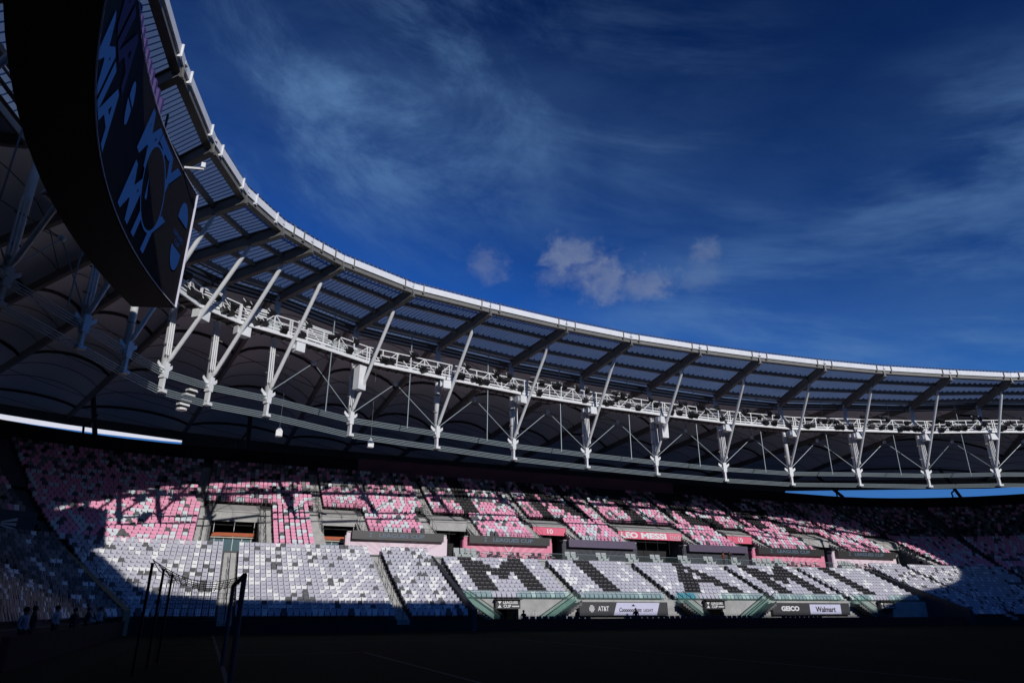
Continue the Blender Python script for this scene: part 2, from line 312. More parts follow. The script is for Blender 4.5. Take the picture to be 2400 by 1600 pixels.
# ------------------------------------------------------------------ plan of the bowl (rounded rectangle, offset o outwards)
TOPN, R0, SL, SR, NB = 71.0, 18.0, -3.0, 98.0, -11.0     # terrace line; corner centres at (SL,53),(SR,53),(SL,NB),(SR,NB)
CN = TOPN - R0; ARC = R0 * math.pi / 2; SIDE = CN - NB; LEN = SR - SL
PER = 2 * LEN + 2 * SIDE + 4 * ARC
def bowl(u, o):
    """plan position and outward normal at running length u, offset o"""
    u0 = SL - ARC - SIDE - ARC
    w = (u - u0) % PER
    if w < ARC:  a = math.pi / 2 * (w / ARC); c = (SL, NB); d = (-math.sin(a), -math.cos(a)); return c[0] + d[0] * (R0 + o), c[1] + d[1] * (R0 + o), d
    w -= ARC
    if w < SIDE: return SL - R0 - o, NB + w, (-1, 0)
    w -= SIDE
    if w < ARC:  a = math.pi / 2 * (w / ARC); d = (-math.cos(a), math.sin(a)); return SL + d[0] * (R0 + o), CN + d[1] * (R0 + o), d
    w -= ARC
    if w < LEN:  return SL + w, TOPN + o, (0, 1)
    w -= LEN
    if w < ARC:  a = math.pi / 2 * (w / ARC); d = (math.sin(a), math.cos(a)); return SR + d[0] * (R0 + o), CN + d[1] * (R0 + o), d
    w -= ARC
    if w < SIDE: return SR + R0 + o, CN - w, (1, 0)
    w -= SIDE
    if w < ARC:  a = math.pi / 2 * (w / ARC); d = (math.cos(a), -math.sin(a)); return SR + d[0] * (R0 + o), NB + d[1] * (R0 + o), d
    w -= ARC
    return SR - w, NB - R0 - o, (0, -1)
def ustep(u0, u1):
    """sample positions along u: sparse on straights, dense on corners"""
    out = [u0]; br = [SL - ARC - SIDE, SL - ARC, SL, SR, SR + ARC, SR + ARC + SIDE]
    u = u0
    while u < u1 - 1e-6:
        st = 2.2 if (SL - ARC - 0.1 < u < SL - 0.01 or SR - 0.01 < u < SR + ARC) or u < br[0] - 0.01 or u > br[5] - 0.01 else 12.0
        nx = min(u + st, u1)
        for b_ in br:
            if u + 1e-6 < b_ < nx: nx = b_
        out.append(nx); u = nx
    return out
def strip(mb, u0, u1, o0, z0, o1, z1, mi=0):
    us = ustep(u0, u1); P = []
    for u in us:
        a = bowl(u, o0); b_ = bowl(u, o1); P.append((V(a[0], a[1], z0), V(b_[0], b_[1], z1)))
    for (a, b_), (c, d) in zip(P[:-1], P[1:]): mb.poly([a, c, d, b_], mi)
def LLrow(k): return -1.4 - 0.75 * k, 5.0 - 0.40 * k + 0.0038 * k * k        # (seat offset, floor height), k = 0 top row
def MIrow(k): return -1.6 - 0.78 * k, 4.25 - 0.38 * k
def UProw(r): return 4.6 + 0.8 * r, 7.6 + 0.42 * r + 0.003 * r * r
NLL, NMI, NUP = 18, 10, 19
GZ = -EYE
ULO, UHI = SL - ARC - SIDE - ARC - LEN / 2, SR + ARC + SIDE + ARC + LEN / 2
# ---- ground, pitch
mb = MB(); mb.poly([(-1500, -1500, -0.02), (1500, -1500, -0.02), (1500, 1500, -0.02), (-1500, 1500, -0.02)]); mb.build('ground', concrete_d, kind='structure')
mb = MB(); mb.poly([(-20, -28, 0), (112, -28, 0), (112, 72, 0), (-20, 72, 0)]); mb.build('pitch_surround', mat('surround', (0.018, 0.024, 0.014), 0.95, spec=0.05), kind='structure')
mb = MB(); mb.poly([(-3, -16, 0.004), (108, -16, 0.004), (108, 57.2, 0.004), (-3, 57.2, 0.004)]); mb.build('pitch', grass_m, kind='structure')
line_m = mat('line_paint', (0.11, 0.12, 0.11), 0.9, spec=0.05)
mb = MB(); G0 = 0.72
def ln(a, b_, w=0.12):
    d = (Vector(b_) - Vector(a)).normalized(); q = Vector((-d.y, d.x)) * w / 2; a = Vector(a); b_ = Vector(b_)
    mb.poly([(*(a - q), 0.008), (*(b_ - q), 0.008), (*(b_ + q), 0.008), (*(a + q), 0.008)])
GC = 21.34
for a, b_ in (((G0, -12.7), (G0, 55.3)), ((G0, 55.3), (105.9, 55.3)), ((105.9, -12.7), (105.9, 55.3)), ((53.4, -12.7), (53.4, 55.3)),
              ((G0, GC - 9.16), (G0 + 5.5, GC - 9.16)), ((G0, GC + 9.16), (G0 + 5.5, GC + 9.16)), ((G0 + 5.5, GC - 9.16), (G0 + 5.5, GC + 9.16)),
              ((G0, GC - 20.16), (G0 + 16.5, GC - 20.16)), ((G0, GC + 20.16), (G0 + 16.5, GC + 20.16)), ((G0 + 16.5, GC - 20.16), (G0 + 16.5, GC + 20.16))): ln(a, b_)
mb.build('pitch_markings', line_m, kind='structure')

# ---- concrete terracing
def terrace(name, rows, spans, m, base=None):
    mb = MB()
    for i, (o, z) in enumerate(rows):          # rows bottom to top
        for u0, u1 in spans:
            d = (rows[i + 1][0] - o) if i + 1 < len(rows) else 0.8
            zn = rows[i + 1][1] if i + 1 < len(rows) else z
            o_front = o - 0.28
            strip(mb, u0, u1, o_front, z, o_front + d, z)
            if zn > z: strip(mb, u0, u1, o_front + d, z, o_front + d, zn)
    return mb.build(name, m, kind='structure')
def gaps(lo, hi, holes):
    out = []; a = lo
    for h0, h1 in holes: out.append((a, h0)); a = h1
    out.append((a, hi)); return out
LL_rows = [LLrow(k) for k in range(NLL - 1, -1, -1)]
MI_rows = [MIrow(k) for k in range(NMI - 1, -1, -1)]
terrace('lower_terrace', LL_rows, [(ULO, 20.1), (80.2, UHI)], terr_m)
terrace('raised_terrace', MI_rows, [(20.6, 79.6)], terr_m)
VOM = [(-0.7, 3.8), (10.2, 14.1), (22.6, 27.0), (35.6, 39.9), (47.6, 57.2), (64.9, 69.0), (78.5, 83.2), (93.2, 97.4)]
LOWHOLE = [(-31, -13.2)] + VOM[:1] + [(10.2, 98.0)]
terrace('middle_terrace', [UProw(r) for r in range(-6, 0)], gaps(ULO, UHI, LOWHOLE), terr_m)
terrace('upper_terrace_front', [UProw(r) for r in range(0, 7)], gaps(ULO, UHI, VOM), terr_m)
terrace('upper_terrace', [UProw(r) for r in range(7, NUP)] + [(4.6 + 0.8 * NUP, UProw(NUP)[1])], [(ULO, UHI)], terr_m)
# walls and floors that close the bowl
mb = MB()
strip(mb, ULO, 20.1, LLrow(NLL - 1)[0] - 0.29, GZ, LLrow(NLL - 1)[0] - 0.29, LLrow(NLL - 1)[1])
strip(mb, 80.2, UHI, LLrow(NLL - 1)[0] - 0.29, GZ, LLrow(NLL - 1)[0] - 0.29, LLrow(NLL - 1)[1])
mb.build('pitch_side_wall', mat('wall_black', (0.025, 0.024, 0.026), 0.9), kind='structure')
mb = MB(); strip(mb, 14.1, 98, -1.0, 5.1, 4.35, 5.1); strip(mb, 20.3, 79.9, -1.0, 4.25, -1.0, 5.1); strip(mb, 14.1, 20.3, -1.0, 5.0, -1.0, 5.1); strip(mb, 79.9, 98, -1.0, 5.0, -1.0, 5.1)
strip(mb, 20.3, 79.9, -1.12, 4.9, -1.0, 5.1)
mb.build('hospitality_terrace_floor', concrete, kind='structure')
ob_ = 4.6 + 0.8 * NUP + 0.55; zt = UProw(NUP)[1]; RIM = 18.8
rim_dark = mat('rim_wall_dark', (0.02, 0.018, 0.02), 0.9, var=0.1, scale=0.5)
mb = MB(); strip(mb, 16, 66, ob_, zt, ob_, RIM, 1); strip(mb, -50, 16, ob_, zt, ob_, RIM); strip(mb, 66, 135, ob_, zt, ob_, RIM); strip(mb, -50, 135, ob_ + 0.4, RIM, ob_, RIM)
strip(mb, 135, UHI, ob_, zt, ob_, 25.4); strip(mb, ULO, -50, ob_, zt, ob_, 25.4)  # unseen stretches raised to the roof to keep sun off the pitch
strip(mb, ULO, UHI, ob_ + 0.4, GZ, ob_ + 0.4, RIM)
mb.build('bowl_rim_wall', [rim_dark, mat('rim_wall', (0.20, 0.085, 0.115), 0.85, var=0.1, scale=0.5)], kind='structure')
mb = MB()
for u0, u1 in [(14.1, 98)] + [(-31, -13.2)]: strip(mb, u0, u1, 9.9, 5.0, 9.9, 10.6); strip(mb, u0, u1, 4.3, 5.06, 9.9, 5.06)
strip(mb, ULO, UHI, 9.95, 4.2, 9.95, 10.6)
mb.build('concourse_back_wall', mat('concourse_dark', (0.03, 0.03, 0.033), 0.9), kind='structure')
# front wall under the raised blocks
wo = MIrow(NMI - 1)[0] - 0.55
LV = [(24.1, 26.5), (47.1, 49.6), (71.6, 74.0)]
wz = MIrow(NMI - 1)[1]
mb = MB()
for u0, u1 in gaps(20.4, 79.8, LV): strip(mb, u0, u1, wo, GZ, wo, wz + 0.12); strip(mb, u0, u1, wo, wz + 0.12, wo + 0.3, wz + 0.12)
for a, b_ in LV:
    strip(mb, a, b_, wo + 0.01, wz - 0.02, wo + 0.01, wz + 0.12); strip(mb, a, b_, wo, wz + 0.12, wo + 0.3, wz + 0.12)
    for s_ in (a, b_): mb.poly([V(s_, TOPN + wo, GZ), V(s_, TOPN + wo + 3, GZ), V(s_, TOPN + wo + 3, wz - .02), V(s_, TOPN + wo, wz - .02)])
mb.build('raised_block_wall', concrete, kind='structure')
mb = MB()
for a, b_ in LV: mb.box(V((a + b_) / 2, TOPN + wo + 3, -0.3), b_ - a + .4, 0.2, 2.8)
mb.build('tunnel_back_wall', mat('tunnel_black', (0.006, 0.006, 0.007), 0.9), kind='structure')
# divider walls that run down the slope at both ends of the raised blocks, and in the left corner
def slope_wall(u, rows_hi, rows_lo, thick, m, label, lift=0.9, name='divider_wall'):
    mb = MB(); a = bowl(u, rows_lo[0] - .3); b_ = bowl(u, rows_hi[0] + .4); d = a[2]; t_ = Vector((d[1], -d[0], 0)) * thick / 2
    P0 = V(a[0], a[1], GZ); P1 = V(b_[0], b_[1], GZ); Q0 = V(a[0], a[1], rows_lo[1] + lift); Q1 = V(b_[0], b_[1], rows_hi[1] + lift)
    mb.hexa([P0 - t_, P0 + t_, P1 + t_, P1 - t_, Q0 - t_, Q0 + t_, Q1 + t_, Q1 - t_])
    o = tag(mb.build(name, m), label, 'wall'); o['kind'] = 'thing'; return o
slope_wall(20.35, (-1.4, 5.0 - .6), LLrow(NLL - 1), 0.4, charc, 'dark sloping wall between grey seats and first black letter M block', 0.75)
slope_wall(79.95, (-1.4, 5.0 - .6), LLrow(NLL - 1), 0.5, charc, 'dark sloping wall where the letter blocks end and corner seats begin', 0.75)
slope_wall(-12.9, (-1.4, 5.0 - .6), LLrow(NLL - 1), 0.45, mat('tan_wall', (0.30, 0.26, 0.16), 0.8), 'tan sloping wall down through the shaded seats at left corner', 0.7)

# ------------------------------------------------------------------ seats
def seat_geo(w, style):
    """verts/faces in local space: x along row, y outward (back), z up; origin on the tread under the back"""
    v = []; f = []
    hw = w / 2; b0, b1 = 0.40, 0.86; c = 0.09
    prof = [(-hw, b0 - .16), (hw, b0 - .16), (hw, b1 - c), (hw - c, b1), (-hw + c, b1), (-hw, b1 - c)]
    if style == 'slab': prof = [(-hw, b0 - .16), (hw, b0 - .16), (hw, b1 - .02), (hw - .02, b1), (-hw + .02, b1), (-hw, b1 - .02)]
    def lean(z): return 0.02 + (z - b0) * 0.22
    for off in (0.0, 0.05):
        for x, z in prof: v.append((x, lean(z) + off, z))
    n = len(prof); f.append(tuple(range(n))); f.append(tuple(range(2 * n - 1, n - 1, -1)))
    for k in range(n): f.append((k, k + n, (k + 1) % n + n, (k + 1) % n)[::-1])
    # folded pan in front of the lower back
    i = len(v); p = hw - 0.025
    for (x, y, z) in ((-p, -.17, .32), (p, -.17, .32), (p, -.06, .24), (-p, -.06, .24), (-p, -.05, .62), (p, -.05, .62), (p, 0.0, .60), (-p, 0.0, .60)): v.append((x, y, z))
    for a in ((0, 1, 5, 4), (1, 2, 6, 5), (3, 0, 4, 7), (3, 2, 1, 0), (4, 5, 6, 7)): f.append(tuple(i + k for k in a))
    i = len(v); zt = b1 - (.055 if style == 'slab' else .03)
    for x, z in ((-hw + c * .4, zt), (hw - c * .4, zt), (hw - c, b1 - .002), (-hw + c, b1 - .002)): v.append((x, lean(z) - .006, z))
    f.append((i, i + 1, i + 2, i + 3))  # thin face that carries the painted shade line below the top edge
    return v, f
SEATG = {'slab': seat_geo(0.39, 'slab'), 'mi': seat_geo(0.455, 'slab'), 'up': seat_geo(0.425, 'round')}
seats = []      # (x,y,z, normal, style, colour key, block label, row no, col no)
def pick(tbl):
    r_ = random.random(); a = 0
    for k, p in tbl:
        a += p
        if r_ < a: return k
    return tbl[-1][0]
LLT = [('lav', .62), ('wht', .23), ('gry', .15)]; UPT = [('pnk', .60), ('ice', .28), ('gry', .12)]; CRT = [('gry', .30), ('dimmed', .30), ('wht', .10), ('pnk', .15), ('blk', .15)]  # CRT leans to dark seats to paint in the corner shade
TOPT = [('gry', .34), ('dimmed', .30), ('blk', .12), ('pnk', .16), ('ice', .08)]
MIT = [('lav', .82), ('wht', .18)]
def clump(u, r, seed):  # slowly varying value so odd colours cluster the way they do in the stands
    return math.sin(u * .9 + seed) * math.cos(r * .7 + u * .31 + seed * 2) + math.sin(u * .37 - r * .5)
def block(u0, u1, rows, style, pitch, tbl, name, letter=None, row0=1):
    for ri, (o, z) in enumerate(rows):
        a = bowl(u0, o); b_ = bowl(u1, o)
        # true length of the row at this offset
        if u1 <= SL + 1e-6 or u0 >= SR - 1e-6:
            k = (R0 + o) / R0 if (SL - ARC - 1 < u0 < SL or SR <= u0 < SR + ARC) else 1
        else: k = 1
        L = (u1 - u0) * k; cnt = max(1, int((L + 0.02) / pitch)); gap = L / cnt
        for c in range(cnt):
            u = u0 + (c + .5) * (u1 - u0) / cnt
            key = None
            if letter: key = letter(ri, c, cnt, u)
            if key is None:
                key = pick(TOPT if style == 'up' and random.random() < (z - 11.5) / 3.5 else tbl)
                if key == 'gry' and clump(u, ri, 1.3) < -0.5 and random.random() < .6: key = tbl[0][0]
            x, y, d = bowl(u, o)
            seats.append((x, y, z, d, style, key, name, ri + row0, c + 1))
LETTERS = {'M': ['###........###', '#####....#####', '######..######', '##############', '####.####.####', '####..##..####', '####......####', '####......####', '####......####'],
           'I': ['####'] * 9,
           'A': ['......###......', '......####.....', '.....##.###....', '....####.###...', '...####..####..', '..###########..', '..####....####.', '.####......####', '####.......####']}
def letterer(pat, start):
    P = LETTERS[pat]
    def f(ri, c, cnt, u):       # ri 0 = bottom row, of NMI rows; letters hang from the top row
        k = NMI - 1 - ri; cc = c - start
        if 0 <= k < 9 and 0 <= cc < len(P[k]) and P[k][cc] == '#': return 'blk'
        return None
    return f
def topcyan(base):
    def f(ri, c, cnt, u):
        if ri == 0 and 1 <= c < 5: return 'cyn'
        return base(ri, c, cnt, u)
    return f
block(21.5, 32.0, MI_rows, 'mi', .5, MIT, 'first letter M block', letterer('M', 3))
block(33.2, 42.8, MI_rows, 'mi', .5, MIT, 'first letter I block', letterer('I', 6))
block(44.0, 55.7, MI_rows, 'mi', .5, MIT, 'letter A block', topcyan(letterer('A', 4)))
block(57.0, 67.1, MI_rows, 'mi', .5, MIT, 'second letter M block', letterer('M', 3))
block(68.3, 79.3, MI_rows, 'mi', .5, MIT, 'second letter I block', letterer('I', 6))
for u0, u1, nm in ((-12.5, SL, 'left corner lower block'), (SL, 0.7, 'strip left of wide aisle'), (2.0, 13.8, 'wide grey lower block'), (15.1, 19.9, 'narrow grey lower block')): block(u0, u1, LL_rows, 'slab', .445, LLT, nm)
for u0, u1, nm in ((80.6, 86.6, 'right corner lower block'), (87.8, SR, 'right corner lower block'), (SR, 106, 'right corner lower block'), (107, 116, 'right end lower block'), (117, 126, 'right end lower block'), (127.5, 140, 'right end'), (141, 155, 'right end'),
                   (-22, -13.3, 'shaded left corner block'), (-31.2, -23, 'shaded left end block'), (-42, -32, 'left end block'), (-54, -43, 'left end block'), (-66, -55, 'left end block')): block(u0, u1, LL_rows, 'slab', .455, LLT if 80 < u0 < 100 else [('gry', .42), ('dimmed', .43), ('wht', .15)], nm)  # end blocks get darker seat colours in place of deeper shade
INTER = {'I': ['###'] * 12, 'N': ['###......###', '####.....###', '#####....###', '######...###', '###.###..###', '###.###..###', '###..###.###', '###..###.###', '###...######', '###....#####', '###.....####', '###......###'],
         'T': ['############'] * 3 + ['....####....'] * 9, 'E': ['#########'] * 3 + ['###......', '###......', '#######..', '#######..', '###......', '###......'] + ['#########'] * 3,
         'R': ['########...', '##########.', '###.....###', '###.....###', '###.....###', '##########.', '########...', '###..###...', '###...###..', '###...###..', '###....###.', '###.....###']}
WORDU = [('I', 27.6, 1.0), ('N', 38.0, 1.1), ('T', 49.2, 1.1), ('E', 60.8, 1.2), ('R', 73.0, 1.2)]
def upper_letter(ri, c, cnt, u):
    row = ri          # 0 = row 7
    k = 11 - row
    for ch, s0, kx in WORDU:
        P = INTER[ch]; cc = int((u - s0) / (.48 * (1.35 if ch == 'I' else kx * 1.15)))
        if 0 <= k < 12 and 0 <= u - s0 and cc < len(P[0]) and P[k][cc] == '#': return 'blk'
    return None
AIS = [-2.2, 10.1, 23.0, 35.6, 47.3, 58.9, 71.2, 86.6]
up_top = [UProw(r) for r in range(7, NUP)]; up_low = [UProw(r) for r in range(0, 7)]; up_ext = [UProw(r) for r in range(-6, 0)]
cuts = [-12.9] + AIS + [SR]
for a, b_ in zip(cuts[:-1], cuts[1:]):
    u0, u1 = a + .6, b_ - .6
    if u0 < SL < u1: block(u0, SL, up_top, 'up', .48, UPT, 'upper corner block', row0=14); u0 = SL
    block(u0, u1, up_top, 'up', .48, UPT, 'upper block', upper_letter, row0=14)
for a, b_ in ((-23, -13.6), (-31.2, -24), (-42, -32), (-54, -43), (-66, -55), (98.2, 106), (107, 116), (117, 126), (127.5, 140), (141, 155)):
    block(a, b_, up_top, 'up', .49, CRT if a < 90 else [('gry', .34), ('blk', .42), ('dimmed', .14), ('pnk', .10)], 'upper end block', row0=14)  # darker seat mix stands for the shade of the upper ends
    if a > 98.1 or a < -31.5: block(a, b_, up_low, 'up', .49, UPT, 'end block', row0=7)
    elif a < 0: block(a, b_, up_low, 'up', .49, CRT, 'left end block', row0=7)
    else: block(a, b_, up_low, 'up', .49, UPT, 'right corner block', row0=7)
    if a > 90 or a < -31.5: block(a, b_, up_ext, 'up', .49, UPT, 'right corner block', row0=1)
for a, b_ in ((-12.6, SL), (SL, -2.0), (5.1, 9.0)):
    block(a, b_, up_ext, 'up', .50, UPT, 'lower pink block', row0=1); block(a, b_, up_low, 'up', .50, UPT, 'pink block beside the left tunnels', row0=7)
for a, b_, nm in ((15.0, 21.2, 'first'), (27.9, 34.2, 'second'), (40.7, 46.4, 'third'), (58.0, 63.7, 'fourth'), (69.8, 77.2, 'fifth'), (84.0, 92.0, 'sixth')):
    block(a, b_, up_low, 'up', .48, UPT, nm + ' pink block above hospitality boards', row0=7)
# which seats show largest
RC = cam.rotation_euler.to_matrix().transposed()
def proj(p):
    q = RC @ (Vector(p) - cam.location)
    if q.z > -1: return None
    return 1200 + 1600 * q.x / -q.z, 800 - 1600 * q.y / -q.z, -q.z
rank = []
seats2 = []
for i, s_ in enumerate(seats):
    p = proj((s_[0], s_[1], s_[2] + EYE + .6))
    if p is None or not (-60 < p[0] < 2460 and p[1] < 1640): continue
    j = len(seats2); seats2.append(s_)
    if 4 < p[0] < 2396 and p[1] < 1466:
        d = Vector((s_[0], s_[1], 0)).normalized(); face = d.x * s_[3][0] + d.y * s_[3][1]
        rank.append((max(0.05, face) / p[2] ** 2 * 1e4, j))
seats = seats2
rank.sort(reverse=True); chosen = set(j for _, j in rank[:300])
COLN = {'lav': 'lavender grey', 'wht': 'white', 'gry': 'dark grey', 'pnk': 'pink', 'blk': 'black', 'ice': 'pale grey', 'cyn': 'cyan', 'dimmed': 'ash grey'}
import collections
seat_me = {}
def seat_mesh(style, key):
    if (style, key) not in seat_me:
        v, f = SEATG[style]; me = bpy.data.meshes.new('stadium_chair'); me.from_pydata(v, [], f); me.materials.append(SM[key]); me.materials.append(seat_edge_shade); me.polygons[len(f) - 1].material_index = 1; seat_me[(style, key)] = me
    return seat_me[(style, key)]
keys = list(SM); KI = {k: i for i, k in enumerate(keys)}
bv = []; bf = []; bm_ = []
for j, (x, y, z, d, style, key, nm, ri, ci) in enumerate(seats):
    xa = Vector((d[1], -d[0], 0)); ya = Vector((d[0], d[1], 0))
    jit = random.uniform(-.012, .012)
    if j in chosen:
        M = Matrix((xa, ya, Vector((0, 0, 1)))).transposed().to_4x4(); M.translation = V(x, y, z) + ya * jit
        o = add('stadium_chair', seat_mesh(style, key), mw=M)
        tag(o, '%s seat, %s from left in row %s, %s' % (COLN[key], ordn(ci), 'zero one two three four five six seven eight nine ten eleven twelve thirteen fourteen fifteen sixteen seventeen eighteen'.split()[min(ri, 18)], nm), 'seat', 'folding seats of the stands')
    else:
        v, f = SEATG[style]; i0 = len(bv)
        for a in v: bv.append((x + xa.x * a[0] + ya.x * (a[1] + jit), y + xa.y * a[0] + ya.y * (a[1] + jit), z + EYE + a[2]))
        for a in f: bf.append(tuple(i0 + k for k in a))
        bm_ += [KI[key]] * (len(f) - 1) + [len(keys)]
me = bpy.data.meshes.new('stadium_seats'); me.from_pydata(bv, [], bf)
for k in keys: me.materials.append(SM[k])
me.materials.append(seat_edge_shade)
me.polygons.foreach_set('material_index', bm_); me.update()
o = add('stadium_chairs', me, kind='stuff'); tag(o, 'rows of pink, white, grey and black folding seats across the stands', 'seats', 'folding seats of the stands')
print('seats', len(seats), 'chosen', len(chosen))

# ------------------------------------------------------------------ aisles: half steps and hand rails
mb = MB()
def aisle(u, rows, w, seg=True):
    for (o, z), (o2, z2) in zip(rows[:-1], rows[1:]):
        a = bowl(u, o + .10); d = a[2]; ax = (Vector((d[1], -d[0], 0)), Vector((d[0], d[1], 0)), Vector((0, 0, 1)))
        hh = (z2 - z) / 2; c = bowl(u, o - .28 + (o2 - o) * .78)
        mb.box(V(c[0], c[1], z + hh / 2 + .003), w, (o2 - o) * .42, hh, ax)
        c = bowl(u, o - .285 + (o2 - o) / 2); mb.box(V(c[0], c[1], z - .175), w + .02, (o2 - o) + .01, .36, ax)
for u in (1.35, 14.45): aisle(u, LL_rows, 1.0)
aisle(-22.5, LL_rows, .9); aisle(87.2, LL_rows, 1.0); aisle(106.5, LL_rows, .9)
for u in (32.6, 43.4, 56.35, 67.7): aisle(u, MI_rows, .9)
for u in AIS: aisle(u, up_top, .95)
for u in (-1.35, 4.4, 9.6, 14.55, 21.9, 27.45, 34.9, 40.3, 47.0, 57.6, 64.3, 69.4, 77.8, 83.6, 92.6): aisle(u, (up_ext if u < 10.1 else []) + up_low, 1.2)
aisle(97.6, up_ext + up_low, .8)
mb.build('aisle_steps', concrete, kind='structure')
def rail(u, rows, label, du=0, brk=3):
    """sloping hand rail in short looped lengths up an aisle"""
    mb = MB(); i = 0
    while i + brk < len(rows):
        (o0, z0), (o1, z1) = rows[i], rows[i + brk - 1]
        a = bowl(u + du, o0); b_ = bowl(u + du, o1)
        A0 = V(a[0], a[1], z0); B0 = V(b_[0], b_[1], z1); A1 = A0 + Vector((0, 0, .95)); B1 = B0 + Vector((0, 0, .95))
        mb.path([A0, A1, B1, B0], .025, 5); mb.path([A0 + Vector((0, 0, .5)), B0 + Vector((0, 0, .5))], .018, 5)
        i += brk + 0
    return tag(mb.build('aisle_handrail', dark_st), label, 'handrail', 'handrails up the aisles')
for u, rows, lb in ((1.35, LL_rows, 'black handrail up the wide concrete aisle left of the grey blocks'), (14.45, LL_rows, 'black handrail in aisle between wide and narrow grey blocks'),
                 (-11.9, LL_rows, 'black handrail at the lit tip of the left corner seats'), (20.9, MI_rows, 'black handrail left of the first black letter M'), (32.6, MI_rows, 'black handrail between letter M and first letter I'),
                 (43.4, MI_rows, 'black handrail between first letter I and letter A'), (56.35, MI_rows, 'black handrail between letter A and second letter M'), (67.7, MI_rows, 'black handrail between second letter M and last letter I'),
                 (87.2, LL_rows, 'black handrail in the right corner grey seats'), (-1.35, up_ext + up_low, 'black handrail on concrete strip left of the leftmost tunnel'), (4.4, up_ext + up_low, 'black handrail on concrete strip right of the leftmost tunnel')):
    rail(u, rows, lb)
pos_words = ['above the leftmost tunnel', 'above the second tunnel from left', 'above the third tunnel', 'left of the number ten banner', 'left of the LEO MESSI banner', 'right of the LEO MESSI banner', 'right of the second number ten banner', 'rightmost of the sunlit upper aisles']
for u, w in zip(AIS, pos_words): rail(u, up_top, 'black handrail up the upper pink aisle ' + w)
for i, (a, b_) in enumerate(VOM):     # sloping rails along both sides of each upper tunnel
    for sgn, u in ((0, a - .12), (1, b_ + .12)):
        rows = up_low if i else up_ext + up_low
        mb = MB(); A = bowl(u, rows[0][0]); B = bowl(u, rows[-1][0]); A0 = V(A[0], A[1], rows[0][1]); B0 = V(B[0], B[1], rows[-1][1])
        for h in (.55, 1.05): mb.tube(A0 + Vector((0, 0, h)), B0 + Vector((0, 0, h)), .016, 5)
        for k in range(4): q = A0.lerp(B0, k / 3); mb.tube(q, q + Vector((0, 0, 1.05)), .018, 5)
        tag(mb.build('sloping_guard_rail', dark_st), 'black sloping guard rail on the %s edge of the %s upper tunnel from left' % (('left', 'right')[sgn], ordn(i + 1)), 'guard rail', 'guard rails beside the tunnels')
